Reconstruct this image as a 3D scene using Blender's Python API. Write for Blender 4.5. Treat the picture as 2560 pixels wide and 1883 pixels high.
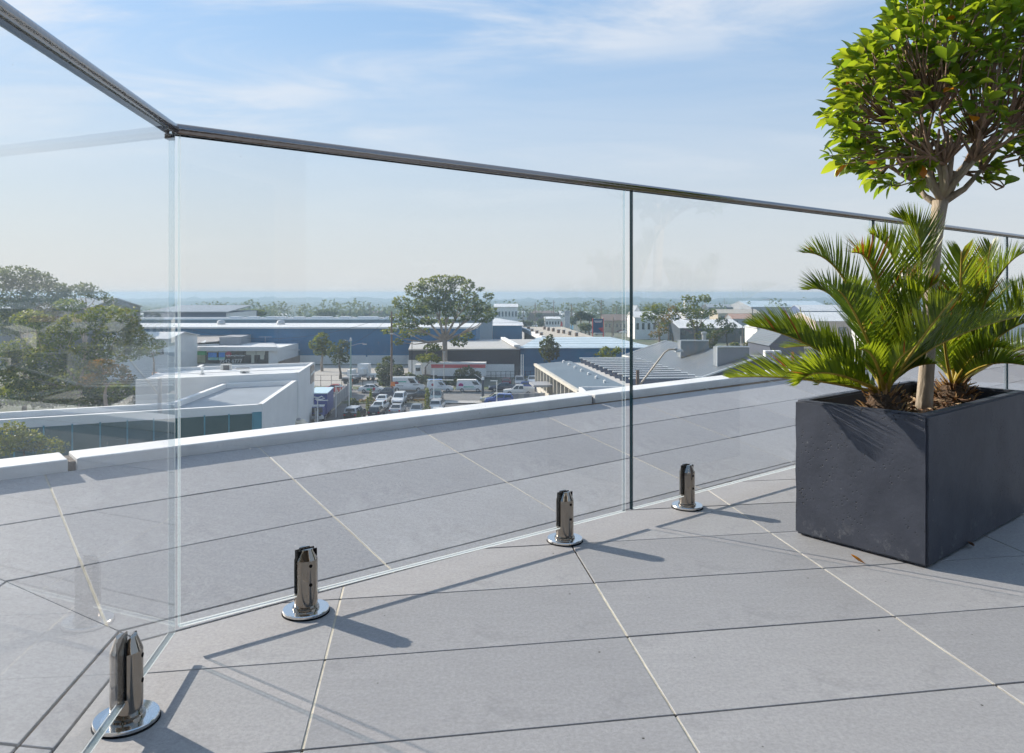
import bpy, bmesh, math, random
from mathutils import Vector, Matrix, noise
R = math.radians
random.seed(7)
for o in list(bpy.data.objects): bpy.data.objects.remove(o, do_unlink=True)
sc = bpy.context.scene
C = sc.collection

# ------------------------------------------------------------------ camera
F, YH, CX, EYE = 1900.0, 733.0, 1280.0, 0.70        # focal length in photo pixels, horizon row, centre column, eye height
cam_d = bpy.data.cameras.new('camera'); cam = bpy.data.objects.new('camera', cam_d); C.objects.link(cam)
cam.location = (0, 0, EYE); cam.rotation_euler = (R(90), 0, 0)
cam_d.sensor_width = 36; cam_d.lens = F / 2560 * 36
cam_d.shift_y = -(941.5 - YH) / 2560
cam_d.clip_start = 0.05; cam_d.clip_end = 30000
sc.camera = cam
# ------------------------------------------------------------------ sky and sun
SUN_AZ, SUN_EL = R(-56.9), R(26.4)                   # azimuth measured from +Y towards +X
SUN_DIR = Vector((math.sin(SUN_AZ)*math.cos(SUN_EL), math.cos(SUN_AZ)*math.cos(SUN_EL), math.sin(SUN_EL)))
world = bpy.data.worlds.new('World'); sc.world = world; world.use_nodes = True
def build_world():
    nt = world.node_tree; N = nt.nodes; L = nt.links; N.clear()
    def n(t, **k):
        x = N.new(t)
        for a, b in k.items(): setattr(x, a, b)
        return x
    def math_(op, a, b=None, c=None, clamp=False):
        m = n('ShaderNodeMath', operation=op, use_clamp=clamp)
        for i, v in enumerate((a, b, c)):
            if v is None: continue
            if isinstance(v, (int, float)): m.inputs[i].default_value = v
            else: L.new(v, m.inputs[i])
        return m.outputs[0]
    sky = n('ShaderNodeTexSky', sky_type='NISHITA'); sky.sun_disc = False
    sky.sun_elevation = SUN_EL; sky.sun_rotation = SUN_AZ
    sky.air_density = 1.25; sky.dust_density = 0.35; sky.ozone_density = 1.6; sky.altitude = 30
    tc = n('ShaderNodeTexCoord'); sep = n('ShaderNodeSeparateXYZ'); L.new(tc.outputs['Generated'], sep.inputs[0])
    zz = math_('ADD', math_('MAXIMUM', sep.outputs[2], 0.0), 0.10)
    u = math_('DIVIDE', sep.outputs[0], zz); v = math_('DIVIDE', sep.outputs[1], zz)
    comb = n('ShaderNodeCombineXYZ'); L.new(u, comb.inputs[0]); L.new(v, comb.inputs[1])
    def layer(rot, scl, loc, nscale, detail, rough, dist, lo, hi):
        mp = n('ShaderNodeMapping'); mp.inputs['Rotation'].default_value = (0, 0, R(rot)); mp.inputs['Scale'].default_value = scl
        mp.inputs['Location'].default_value = loc; L.new(comb.outputs[0], mp.inputs[0])
        t = n('ShaderNodeTexNoise'); t.inputs['Scale'].default_value = nscale; t.inputs['Detail'].default_value = detail
        t.inputs['Roughness'].default_value = rough; t.inputs['Distortion'].default_value = dist
        L.new(mp.outputs[0], t.inputs['Vector'])
        r = n('ShaderNodeMapRange', interpolation_type='SMOOTHSTEP'); r.inputs[1].default_value = lo; r.inputs[2].default_value = hi
        L.new(t.outputs['Fac'], r.inputs[0]); return r.outputs[0]
    wisps = layer(-38, (0.75, 1.7, 1), (CLOUD_AT[0], CLOUD_AT[1], 0), 0.8, 9, 0.60, 0.7, 0.38, 0.62)
    big = layer(20, (0.6, 1.0, 1), (CLOUD_AT[1]*1.7, CLOUD_AT[0], 0), 0.5, 5, 0.55, 0.4, 0.38, 0.62)
    low = layer(0, (0.8, 0.9, 1), (1.0, 9.0, 0), 1.3, 7, 0.6, 0.2, 0.52, 0.80)
    lowmask = n('ShaderNodeMapRange'); lowmask.inputs[1].default_value = 0.22; lowmask.inputs[2].default_value = 0.03
    L.new(sep.outputs[2], lowmask.inputs[0])
    fade = n('ShaderNodeMapRange', interpolation_type='SMOOTHSTEP'); fade.inputs[1].default_value = 0.05; fade.inputs[2].default_value = 0.26; L.new(sep.outputs[2], fade.inputs[0])
    wisps = math_('MULTIPLY', wisps, fade.outputs[0])
    cl = math_('MULTIPLY', wisps, math_('MULTIPLY_ADD', big, 0.85, 0.15))
    cl = math_('ADD', math_('MULTIPLY', cl, 0.75), math_('MULTIPLY', math_('MULTIPLY', low, lowmask.outputs[0]), 0.25), clamp=True)
    mix = n('ShaderNodeMix', data_type='RGBA'); L.new(cl, mix.inputs[0]); L.new(sky.outputs[0], mix.inputs[6])
    mix.inputs[7].default_value = CLOUD
    veil = n('ShaderNodeMapRange', interpolation_type='SMOOTHSTEP'); veil.inputs[1].default_value = -0.02; veil.inputs[2].default_value = 0.45
    veil.inputs[3].default_value = VEIL[0]; veil.inputs[4].default_value = VEIL[1]; L.new(sep.outputs[2], veil.inputs[0])
    mix0 = n('ShaderNodeMix', data_type='RGBA'); L.new(veil.outputs[0], mix0.inputs[0]); L.new(sky.outputs[0], mix0.inputs[6]); 
    vc = n('ShaderNodeMix', data_type='RGBA'); vr = n('ShaderNodeMapRange', interpolation_type='SMOOTHSTEP'); vr.inputs[1].default_value = 0.0; vr.inputs[2].default_value = 0.42
    L.new(sep.outputs[2], vr.inputs[0]); L.new(vr.outputs[0], vc.inputs[0]); vc.inputs[6].default_value = VEIL_COL; vc.inputs[7].default_value = VEIL_HIGH; L.new(vc.outputs[2], mix0.inputs[7])
    L.new(mix0.outputs[2], mix.inputs[6])
    bg = n('ShaderNodeBackground'); bg.inputs[1].default_value = SKY_STRENGTH
    L.new(mix.outputs[2], bg.inputs[0])
    out = n('ShaderNodeOutputWorld'); L.new(bg.outputs[0], out.inputs[0])
SKY_STRENGTH = 0.080
VEIL = (0.95, 0.60); VEIL_COL = (3.95, 4.15, 4.4, 1); VEIL_HIGH = (1.65, 2.9, 4.8, 1)      # thin high haze that pales the sky, most of it low down
CLOUD = (5.3, 5.35, 5.45, 1); CLOUD_AT = (4.11, 8.13)
build_world()
sun_d = bpy.data.lights.new('sun', 'SUN'); sun = bpy.data.objects.new('sun', sun_d); C.objects.link(sun)
sun_d.energy = 3.6; sun_d.angle = R(0.5); sun_d.color = (1.0, 0.90, 0.78)
sun.rotation_euler = (-SUN_DIR).to_track_quat('-Z', 'Y').to_euler()
vs = sc.view_settings; vs.view_transform = 'Standard'; vs.look = 'None'; vs.exposure = 1.1; vs.gamma = 1.0
vs.use_curve_mapping = False
cy = sc.cycles
cy.use_denoising = True; cy.max_bounces = 6; cy.use_adaptive_sampling = True; cy.adaptive_threshold = 0.03; cy.transparent_max_bounces = 20; cy.glossy_bounces = 3
cy.diffuse_bounces = 2; cy.volume_bounces = 0; cy.caustics_reflective = False; cy.caustics_refractive = False
cy.sample_clamp_indirect = 6.0

# ------------------------------------------------------------------ helpers
def at(x, y, Y):                     # a point Y metres ahead that the photo shows at pixel x, y
    return Vector(((x-CX)*Y/F, Y, EYE-(y-YH)*Y/F))
ZG = -16.3                           # street level below the terrace
def gd(x, y, h=0.0):                 # a point h metres above the street
    Y = F*(EYE-ZG-h)/(y-YH); return Vector(((x-CX)*Y/F, Y, ZG+h))
def tag(o, label=None, cat=None, group=None, kind=None):
    if label: o['label'] = label
    if cat: o['category'] = cat
    if group: o['group'] = group
    if kind: o['kind'] = kind
    return o
def thing(name, label, cat, loc=(0,0,0), rz=0.0, group=None):
    o = bpy.data.objects.new(name, None); C.objects.link(o); o.empty_display_size = 0.2
    o.location = loc; o.rotation_euler = (0, 0, rz)
    return tag(o, label, cat, group)
def link(name, me, parent=None, loc=None, rz=None):
    o = bpy.data.objects.new(name, me); C.objects.link(o); o.parent = parent
    if loc is not None: o.location = loc
    if rz is not None: o.rotation_euler = (0, 0, rz)
    return o
class MB:
    def __init__(s): s.v = []; s.f = []; s.m = []; s.mi = 0
    def add(s, vs, fs):
        b = len(s.v); s.v += [tuple(p) for p in vs]
        for f in fs: s.f.append(tuple(b+i for i in f)); s.m.append(s.mi)
        return s
    def box(s, c, d, rz=0.0, taper=(1, 1)):
        cx, cy_, cz = c; dx, dy, dz = d[0]/2, d[1]/2, d[2]/2
        co, si = math.cos(rz), math.sin(rz); vs = []
        for z, t in ((-dz, (1, 1)), (dz, taper)):
            for x, y in ((-dx, -dy), (dx, -dy), (dx, dy), (-dx, dy)):
                x *= t[0]; y *= t[1]
                vs.append((cx+x*co-y*si, cy_+x*si+y*co, cz+z))
        return s.add(vs, [(3,2,1,0),(4,5,6,7),(0,1,5,4),(1,2,6,5),(2,3,7,6),(3,0,4,7)])
    def prism(s, poly, z0, z1, zf=None):
        n = len(poly)
        a = sum(poly[i][0]*poly[(i+1)%n][1]-poly[(i+1)%n][0]*poly[i][1] for i in range(n))
        if a < 0: poly = poly[::-1]
        lo = [(p[0], p[1], z0 if zf is None else zf(p)+z0) for p in poly]
        hi = [(p[0], p[1], z1 if zf is None else zf(p)+z1) for p in poly]
        return s.add(lo+hi, [tuple(range(n-1, -1, -1)), tuple(range(n, 2*n))]+[(i, (i+1)%n, n+(i+1)%n, n+i) for i in range(n)])
    def poly(s, pts): return s.add(pts, [tuple(range(len(pts)))])
    def slab(s, pts, t):             # a planar polygon given thickness t against its normal
        n = len(pts); P = [Vector(p) for p in pts]
        nn = Vector((0, 0, 0))
        for i in range(n): nn += P[i].cross(P[(i+1)%n])
        nn.normalize(); Q = [p-nn*t for p in P]
        return s.add(P+Q, [tuple(range(n)), tuple(range(2*n-1, n-1, -1))]+[(i, n+i, n+(i+1)%n, (i+1)%n) for i in range(n)])
    def tube(s, path, rad, n=8, cap=True):
        P = [Vector(p) for p in path]
        if not isinstance(rad, (list, tuple)): rad = [rad]*len(P)
        base = len(s.v); ref = None
        for i, p in enumerate(P):
            d = (P[min(i+1, len(P)-1)]-P[max(i-1, 0)]).normalized()
            if ref is None:
                ref = Vector((0, 0, 1)) if abs(d.z) < 0.9 else Vector((1, 0, 0))
            a = d.cross(ref)
            if a.length < 1e-6: a = d.orthogonal()
            a.normalize(); b = a.cross(d).normalized(); ref = b
            for k in range(n):
                t = 2*math.pi*k/n; s.v.append(tuple(p+(a*math.cos(t)+b*math.sin(t))*rad[i]))
        for i in range(len(P)-1):
            for k in range(n):
                s.f.append((base+i*n+k, base+i*n+(k+1)%n, base+(i+1)*n+(k+1)%n, base+(i+1)*n+k)); s.m.append(s.mi)
        if cap:
            s.f.append(tuple(base+n-1-k for k in range(n))); s.m.append(s.mi)
            e = base+(len(P)-1)*n; s.f.append(tuple(e+k for k in range(n))); s.m.append(s.mi)
        return s
    def lathe(s, prof, c=(0, 0, 0), n=24):
        base = len(s.v)
        for r, z in prof:
            for k in range(n):
                t = 2*math.pi*k/n; s.v.append((c[0]+r*math.cos(t), c[1]+r*math.sin(t), c[2]+z))
        for i in range(len(prof)-1):
            for k in range(n):
                s.f.append((base+i*n+k, base+i*n+(k+1)%n, base+(i+1)*n+(k+1)%n, base+(i+1)*n+k)); s.m.append(s.mi)
        s.f.append(tuple(base+n-1-k for k in range(n))); s.m.append(s.mi)
        e = base+(len(prof)-1)*n; s.f.append(tuple(e+k for k in range(n))); s.m.append(s.mi)
        return s
    def mesh(s, name, mats, smooth=False):
        me = bpy.data.meshes.new(name); me.from_pydata(s.v, [], s.f)
        for m in (mats if isinstance(mats, (list, tuple)) else [mats]): me.materials.append(m)
        if any(s.m): me.polygons.foreach_set('material_index', s.m)
        if smooth: me.polygons.foreach_set('use_smooth', [True]*len(me.polygons))
        me.update(); return me
    def build(s, name, mats, parent=None, smooth=False, loc=None, rz=None):
        return link(name, s.mesh(name, mats, smooth), parent, loc, rz)
def bevel(o, w, seg=2, ang=40):
    m = o.modifiers.new('bevel', 'BEVEL'); m.width = w; m.segments = seg; m.limit_method = 'ANGLE'; m.angle_limit = R(ang)
    return o
def clip(poly, a, b, c):             # keep a*x + b*y <= c
    out = []; n = len(poly)
    for i in range(n):
        p, q = poly[i], poly[(i+1)%n]; dp = a*p[0]+b*p[1]-c; dq = a*q[0]+b*q[1]-c
        if dp <= 0: out.append(p)
        if (dp < 0 < dq) or (dq < 0 < dp):
            t = dp/(dp-dq); out.append((p[0]+(q[0]-p[0])*t, p[1]+(q[1]-p[1])*t))
    return out
def area(p): return abs(sum(p[i][0]*p[(i+1)%len(p)][1]-p[(i+1)%len(p)][0]*p[i][1] for i in range(len(p))))/2 if len(p) > 2 else 0

# ------------------------------------------------------------------ materials
MATS = {}
def mat(name, col, rough=0.6, metal=0.0, var=0.0, vscale=6.0, bump=0.0, bscale=60.0, spec=0.5, coat=0.0, col2=None, obj_coord=True, stretch=None, transl=0.0, trcol=None):
    if name in MATS: return MATS[name]
    m = bpy.data.materials.new(name); m.use_nodes = True; MATS[name] = m
    nt = m.node_tree; N = nt.nodes; L = nt.links; p = N['Principled BSDF']
    p.inputs['Roughness'].default_value = rough; p.inputs['Metallic'].default_value = metal
    p.inputs['Specular IOR Level'].default_value = spec; p.inputs['Coat Weight'].default_value = coat
    c = (*col, 1); p.inputs['Base Color'].default_value = c
    tc = N.new('ShaderNodeTexCoord'); src = tc.outputs['Object']
    if stretch:
        mp = N.new('ShaderNodeMapping'); mp.inputs['Scale'].default_value = stretch; L.new(src, mp.inputs[0]); src = mp.outputs[0]
    if var > 0 or col2:
        t = N.new('ShaderNodeTexNoise'); t.inputs['Scale'].default_value = vscale; t.inputs['Detail'].default_value = 6; t.inputs['Roughness'].default_value = 0.65
        L.new(src, t.inputs['Vector'])
        r = N.new('ShaderNodeValToRGB'); r.color_ramp.elements[0].position = 0.3; r.color_ramp.elements[1].position = 0.7
        d = col2 if col2 else tuple(min(1, x*(1+var)) for x in col); e = col if col2 else tuple(x*(1-var) for x in col)
        r.color_ramp.elements[0].color = (*e, 1); r.color_ramp.elements[1].color = (*d, 1)
        L.new(t.outputs['Fac'], r.inputs[0]); L.new(r.outputs[0], p.inputs['Base Color'])
    if bump > 0:
        t2 = N.new('ShaderNodeTexNoise'); t2.inputs['Scale'].default_value = bscale; t2.inputs['Detail'].default_value = 5
        L.new(src, t2.inputs['Vector'])
        b = N.new('ShaderNodeBump'); b.inputs['Strength'].default_value = bump; b.inputs['Distance'].default_value = 0.02
        L.new(t2.outputs['Fac'], b.inputs['Height']); L.new(b.outputs[0], p.inputs['Normal'])
    if transl > 0:
        tr = N.new('ShaderNodeBsdfTranslucent'); tr.inputs[0].default_value = (*(trcol or col), 1)
        mx = N.new('ShaderNodeMixShader'); mx.inputs[0].default_value = transl
        L.new(p.outputs[0], mx.inputs[1]); L.new(tr.outputs[0], mx.inputs[2]); L.new(mx.outputs[0], N['Material Output'].inputs[0])
    return m
def corrugated(name, col, scale, rough=0.45, axis='X', var=0.12, metal=0.0):
    m = mat(name, col, rough, metal, var, 0.25)
    nt = m.node_tree; N = nt.nodes; L = nt.links; p = N['Principled BSDF']
    w = N.new('ShaderNodeTexWave'); w.bands_direction = axis; w.inputs['Scale'].default_value = scale; w.inputs['Detail'].default_value = 0
    tc = N.new('ShaderNodeTexCoord'); L.new(tc.outputs['Object'], w.inputs['Vector'])
    b = N.new('ShaderNodeBump'); b.inputs['Strength'].default_value = 0.5; b.inputs['Distance'].default_value = 0.08
    L.new(w.outputs['Fac'], b.inputs['Height']); L.new(b.outputs[0], p.inputs['Normal'])
    return m
def tile_material(name='porcelain_tile', lift=1.0):
    m = bpy.data.materials.new(name); m.use_nodes = True
    nt = m.node_tree; N = nt.nodes; L = nt.links; p = N['Principled BSDF']
    tc = N.new('ShaderNodeTexCoord'); oi = N.new('ShaderNodeObjectInfo')
    def noise_(sc_, det, vec=None, ro=0.6):
        t = N.new('ShaderNodeTexNoise'); t.inputs['Scale'].default_value = sc_; t.inputs['Detail'].default_value = det; t.inputs['Roughness'].default_value = ro
        L.new(vec or tc.outputs['Object'], t.inputs['Vector']); return t.outputs['Fac']
    def mixc(fac, a, b, typ='MIX'):
        x = N.new('ShaderNodeMix'); x.data_type = 'RGBA'; x.blend_type = typ
        for i, v in ((0, fac), (6, a), (7, b)):
            if isinstance(v, (int, float)): x.inputs[i].default_value = v
            elif isinstance(v, tuple): x.inputs[i].default_value = (*v, 1)
            else: L.new(v, x.inputs[i])
        return x.outputs[2]
    def ramp(v, lo, hi):
        r = N.new('ShaderNodeMapRange'); r.inputs[1].default_value = lo; r.inputs[2].default_value = hi; L.new(v, r.inputs[0]); return r.outputs[0]
    mp = N.new('ShaderNodeMapping'); mp.inputs['Rotation'].default_value = (0, 0, R(-9)); mp.inputs['Scale'].default_value = (1, 7, 1); L.new(tc.outputs['Object'], mp.inputs[0])
    speck = noise_(420, 3, None, 0.8); streak = noise_(5, 5, mp.outputs[0]); cloud = noise_(2.2, 5)
    c = mixc(ramp(speck, 0.30, 0.70), TILE[0], TILE[1])
    c = mixc(ramp(streak, 0.35, 0.7), c, tuple(x*1.15 for x in TILE[0]))
    d = mixc(0.22, c, mixc(ramp(cloud, 0.35, 0.7), (0.265, 0.265, 0.268), (0.365, 0.365, 0.37)))
    stain = noise_(3.1, 7, None, 0.7); d = mixc(ramp(stain, 0.56, 0.72), d, (0.215, 0.217, 0.224)); wm_ = noise_(1.3, 6, None, 0.6); d = mixc(ramp(wm_, 0.60, 0.66), d, (0.36, 0.362, 0.365))
    mid = noise_(130, 2, None, 0.7); d = mixc(1.0, d, mixc(ramp(mid, 0.3, 0.7), (0.88, 0.88, 0.88), (1.12, 1.12, 1.12)), 'MULTIPLY')
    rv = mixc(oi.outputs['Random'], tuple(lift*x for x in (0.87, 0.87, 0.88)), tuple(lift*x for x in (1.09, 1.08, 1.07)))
    d = mixc(1.0, d, rv, 'MULTIPLY')
    fine = N.new('ShaderNodeTexVoronoi'); fine.inputs['Scale'].default_value = 9; L.new(tc.outputs['Object'], fine.inputs['Vector'])
    dot = ramp(fine.outputs['Distance'], 0.030, 0.022)
    d = mixc(dot, d, (0.03, 0.025, 0.02))
    L.new(d, p.inputs['Base Color'])
    rr = N.new('ShaderNodeMapRange'); rr.inputs[3].default_value = 0.50; rr.inputs[4].default_value = 0.66; L.new(cloud, rr.inputs[0]); L.new(rr.outputs[0], p.inputs['Roughness'])
    p.inputs['Specular IOR Level'].default_value = 0.30
    b = N.new('ShaderNodeBump'); b.inputs['Strength'].default_value = 0.25; b.inputs['Distance'].default_value = 0.0015; L.new(speck, b.inputs['Height']); L.new(b.outputs[0], p.inputs['Normal'])
    return m
TILE = ((0.243, 0.244, 0.248), (0.378, 0.379, 0.385))
M_TILE = tile_material(); M_TILE_LIFTED = tile_material('sun_lifted_tile', 1.2)  # second copy is lightened to make up for weaker sun on the slopes
M_GROUT = mat('cream_grout', (0.36, 0.33, 0.27), 0.9, col2=(0.70, 0.65, 0.52), vscale=5, bump=0.3, bscale=300)
M_BED = mat('dark_joint_bed', (0.055, 0.045, 0.038), 0.9, col2=(0.20, 0.12, 0.05), vscale=14)
M_WHITE = mat('white_render', (0.62, 0.62, 0.60), 0.6, col2=(0.82, 0.83, 0.83), vscale=2.2, bump=0.12, bscale=80)
M_CHROME = mat('polished_steel', (0.31, 0.28, 0.245), 0.05, 1.0, bump=0.02, bscale=30)
M_RAIL = mat('brushed_steel', (0.27, 0.26, 0.26), 0.13, 1.0, bump=0.06, bscale=120, stretch=(1, 1, 1))
M_BLACK = mat('black_rubber', (0.008, 0.009, 0.010), 0.9, spec=0.1)
def glass_material(name='clear_glass', f0=0.003, f1=0.013):
    m = bpy.data.materials.new(name); m.use_nodes = True
    nt = m.node_tree; N = nt.nodes; L = nt.links; N.remove(N['Principled BSDF'])
    tr = N.new('ShaderNodeBsdfTransparent'); tr.inputs[0].default_value = (0.982, 0.991, 0.995, 1)
    gl = N.new('ShaderNodeBsdfGlossy'); gl.inputs['Roughness'].default_value = 0.0; gl.inputs[0].default_value = (1, 1, 1, 1)
    fr = N.new('ShaderNodeFresnel'); fr.inputs[0].default_value = 1.5
    ge = N.new('ShaderNodeNewGeometry')
    sub = N.new('ShaderNodeMath'); sub.operation = 'SUBTRACT'; sub.inputs[0].default_value = 1.0; L.new(ge.outputs['Backfacing'], sub.inputs[1])
    mu = N.new('ShaderNodeMath'); mu.operation = 'MULTIPLY'; L.new(fr.outputs[0], mu.inputs[0]); L.new(sub.outputs[0], mu.inputs[1])
    m2 = N.new('ShaderNodeMath'); m2.operation = 'MULTIPLY'; m2.use_clamp = True; m2.inputs[1].default_value = 1.25; L.new(mu.outputs[0], m2.inputs[0])
    mx = N.new('ShaderNodeMixShader'); L.new(m2.outputs[0], mx.inputs[0]); L.new(tr.outputs[0], mx.inputs[1]); L.new(gl.outputs[0], mx.inputs[2])
    # dust film and specks
    tc = N.new('ShaderNodeTexCoord')
    vo = N.new('ShaderNodeTexVoronoi'); vo.inputs['Scale'].default_value = 55; L.new(tc.outputs['Object'], vo.inputs['Vector'])
    sp = N.new('ShaderNodeMapRange'); sp.inputs[1].default_value = 0.085; sp.inputs[2].default_value = 0.05; sp.inputs[3].default_value = 0; sp.inputs[4].default_value = 0.5; L.new(vo.outputs['Distance'], sp.inputs[0])
    gate = N.new('ShaderNodeTexNoise'); gate.inputs['Scale'].default_value = 7; gate.inputs['Detail'].default_value = 4; L.new(tc.outputs['Object'], gate.inputs['Vector'])
    g2 = N.new('ShaderNodeMapRange'); g2.inputs[1].default_value = 0.5; g2.inputs[2].default_value = 0.68; L.new(gate.outputs['Fac'], g2.inputs[0])
    spm = N.new('ShaderNodeMath'); spm.operation = 'MULTIPLY'; L.new(sp.outputs[0], spm.inputs[0]); L.new(g2.outputs[0], spm.inputs[1])
    film = N.new('ShaderNodeMapRange'); film.inputs[1].default_value = 0.35; film.inputs[2].default_value = 0.75; film.inputs[3].default_value = f0; film.inputs[4].default_value = f1
    n3 = N.new('ShaderNodeTexNoise'); n3.inputs['Scale'].default_value = 2.5; n3.inputs['Detail'].default_value = 6; L.new(tc.outputs['Object'], n3.inputs['Vector']); L.new(n3.outputs['Fac'], film.inputs[0])
    ad = N.new('ShaderNodeMath'); ad.operation = 'ADD'; L.new(spm.outputs[0], ad.inputs[0]); L.new(film.outputs[0], ad.inputs[1])
    am = N.new('ShaderNodeMath'); am.operation = 'MULTIPLY'; L.new(ad.outputs[0], am.inputs[0]); L.new(sub.outputs[0], am.inputs[1])
    df = N.new('ShaderNodeBsdfTranslucent'); df.inputs[0].default_value = (0.8, 0.82, 0.82, 1)
    dd = N.new('ShaderNodeBsdfDiffuse'); dd.inputs[0].default_value = (0.8, 0.82, 0.82, 1)
    dm = N.new('ShaderNodeMixShader'); L.new(df.outputs[0], dm.inputs[1]); L.new(dd.outputs[0], dm.inputs[2])
    m3 = N.new('ShaderNodeMixShader'); L.new(am.outputs[0], m3.inputs[0]); L.new(mx.outputs[0], m3.inputs[1]); L.new(dm.outputs[0], m3.inputs[2])
    L.new(m3.outputs[0], N['Material Output'].inputs[0])
    return m
M_GLASS = glass_material(); M_GLASS_DUSTY = glass_material('dusty_glass', 0.012, 0.040)
M_EDGE_DARK = mat('painted_dark_edge', (0.004, 0.020, 0.028), 0.08, spec=0.5)  # same glass edge, painted dark for the dim interior seen through it
M_EDGE_PALE = mat('painted_bright_edge', (0.66, 0.71, 0.72), 0.25, transl=0.4, trcol=(0.7, 0.76, 0.78))  # same glass edge, its bright refracted light painted as a pale colour
def edge_glass():
    m = bpy.data.materials.new('glass_end'); m.use_nodes = True; N = m.node_tree.nodes; L = m.node_tree.links; p = N['Principled BSDF']
    p.inputs['Base Color'].default_value = (0.20, 0.32, 0.36, 1); p.inputs['Roughness'].default_value = 0.1
    tr = N.new('ShaderNodeBsdfTransparent'); tr.inputs[0].default_value = (0.85, 0.93, 0.95, 1); mx = N.new('ShaderNodeMixShader'); mx.inputs[0].default_value = 0.10
    L.new(tr.outputs[0], mx.inputs[1]); L.new(p.outputs[0], mx.inputs[2]); L.new(mx.outputs[0], N['Material Output'].inputs[0]); return m
M_EDGE_CLEAR = edge_glass()
# ------------------------------------------------------------------ terrace: flat floor, sloping edge, upstand
SLOPE = math.tan(R(10.5)); COSA = math.cos(R(10.5))
CORNER = Vector((-0.748, 1.530))
def dirv(deg): return Vector((math.cos(R(deg)), math.sin(R(deg))))
dJ = dirv(39.7); nJ = Vector((-dJ.y, dJ.x))              # joint beside the right-hand run of glass, and outwards from it
dL = dirv(-82.9); nL = Vector((dL.y, -dL.x))             # joint beside the left-hand run (towards the camera), and outwards
mitre = nJ-nL
def zr(p): return SLOPE*nJ.dot(Vector((p[0], p[1]))-CORNER)
def zl(p): return SLOPE*nL.dot(Vector((p[0], p[1]))-CORNER)
FOOT = 0.937*COSA
def tiles_from(rects, planes, parent, zf=None, tm=None, min_area=0.0015, tz=0.0):
    for r in rects:
        poly = r
        for a, b, c in planes:
            poly = clip(poly, a, b, c)
            if len(poly) < 3: break
        if len(poly) < 3 or area(poly) < min_area: continue
        cen = (sum(p[0] for p in poly)/len(poly), sum(p[1] for p in poly)/len(poly))
        z0 = (zf(cen) if zf else 0)+random.uniform(-0.0006, 0.0006)
        o = MB().prism([(p[0]-cen[0], p[1]-cen[1]) for p in poly], -0.010+tz, tz, None if zf is None else (lambda p, cc=cen: zf((p[0]+cc[0], p[1]+cc[1]))-zf(cc))).build('tile', tm or M_TILE, parent, loc=(cen[0], cen[1], z0))
        bevel(o, 0.0008, 1)
def grid(org, du, dv, w, h, i0, i1, j0, j1, gap):
    out = []
    for i in range(i0, i1):
        for j in range(j0, j1):
            a = org+du*(i*w+gap/2)+dv*(j*h+gap/2); b = org+du*((i+1)*w-gap/2)+dv*(j*h+gap/2)
            c = org+du*((i+1)*w-gap/2)+dv*((j+1)*h-gap/2); d = org+du*(i*w+gap/2)+dv*((j+1)*h-gap/2)
            out.append([tuple(p) for p in (a, b, c, d)])
    return out
G = 0.0025
inJ = (nJ.x, nJ.y, nJ.dot(CORNER)-G); inL = (nL.x, nL.y, nL.dot(CORNER)-G)
floor = tag(MB().prism(clip(clip([(-1.2, -6), (12, -6), (12, 14), (-1.2, 14)], *inJ), *inL), -0.30, -0.0045).build('terrace_floor', M_BED), kind='structure')
ui, vi = dirv(9.3), dirv(-82.9)                            # inner tile rows and columns
oi_ = Vector((0.2351, 1.5487))                             # a known crossing of joints
tiles_from(grid(oi_, ui, vi, 0.60, 0.29, -3, 8, -11, 11, 0.0042), [inJ, inL], floor)
def strip(p, q, w, z, parent, planes, zf=None):
    p, q = Vector(p), Vector(q); d = (q-p).normalized(); n = Vector((-d.y, d.x))*w/2
    poly = [tuple(p-n), tuple(q-n), tuple(q+n), tuple(p+n)]
    for pl in planes: poly = clip(poly, *pl)
    if len(poly) < 3: return
    MB().prism(poly, z-0.003, z, zf).build('grout_line', M_GROUT, parent)
for i in range(-3, 8):
    for j in range(-11, 11):
        if (i*7+j*3) % 11 == 5: continue
        a = oi_+ui*(i*0.60)+vi*(j*0.29+0.004); strip(a, a+vi*0.281, 0.0056, -0.0012, floor, [inJ, inL])
# sloping edge beside the right-hand run
outJ = (-nJ.x, -nJ.y, -nJ.dot(CORNER)-G); foot = (nJ.x, nJ.y, nJ.dot(CORNER)+FOOT)
mitR = (-mitre.x, -mitre.y, -mitre.dot(CORNER)-G*0.5); mitLp = (mitre.x, mitre.y, mitre.dot(CORNER)-G*0.5)
dO = dirv(39.0); nO = Vector((-dO.y, dO.x))
apr = [(-4, 0), (14, 0), (14, 14), (-4, 14)]
poly = clip(clip(clip([(-4, -4), (16, -4), (16, 18), (-4, 18)], *outJ), *foot), *mitR)
apron = tag(MB().prism(poly, -0.30, -0.0045, zr).build('sloping_floor_edge', M_BED), kind='structure')
rows = [-0.30, 0.052, 0.352, 0.642, 0.942]
rects = []; us = [-0.045+0.633*i for i in range(-4, 20)]
for i in range(len(us)-1):
    for j in range(len(rows)-1):
        v0, v1 = rows[j]*COSA+0.0025, rows[j+1]*COSA-0.0025
        rects.append([tuple(CORNER+dO*u+nO*v) for u, v in ((us[i]+0.0025, v0), (us[i+1]-0.0025, v0), (us[i+1]-0.0025, v1), (us[i]+0.0025, v1))])
tiles_from(rects, [outJ, foot, mitR], apron, zr, M_TILE_LIFTED)
for u in us:
    a = CORNER+dO*u-nO*0.3; strip(a, a+nO*1.4, 0.0056, -0.0012, apron, [outJ, foot, mitR], zr)
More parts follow.
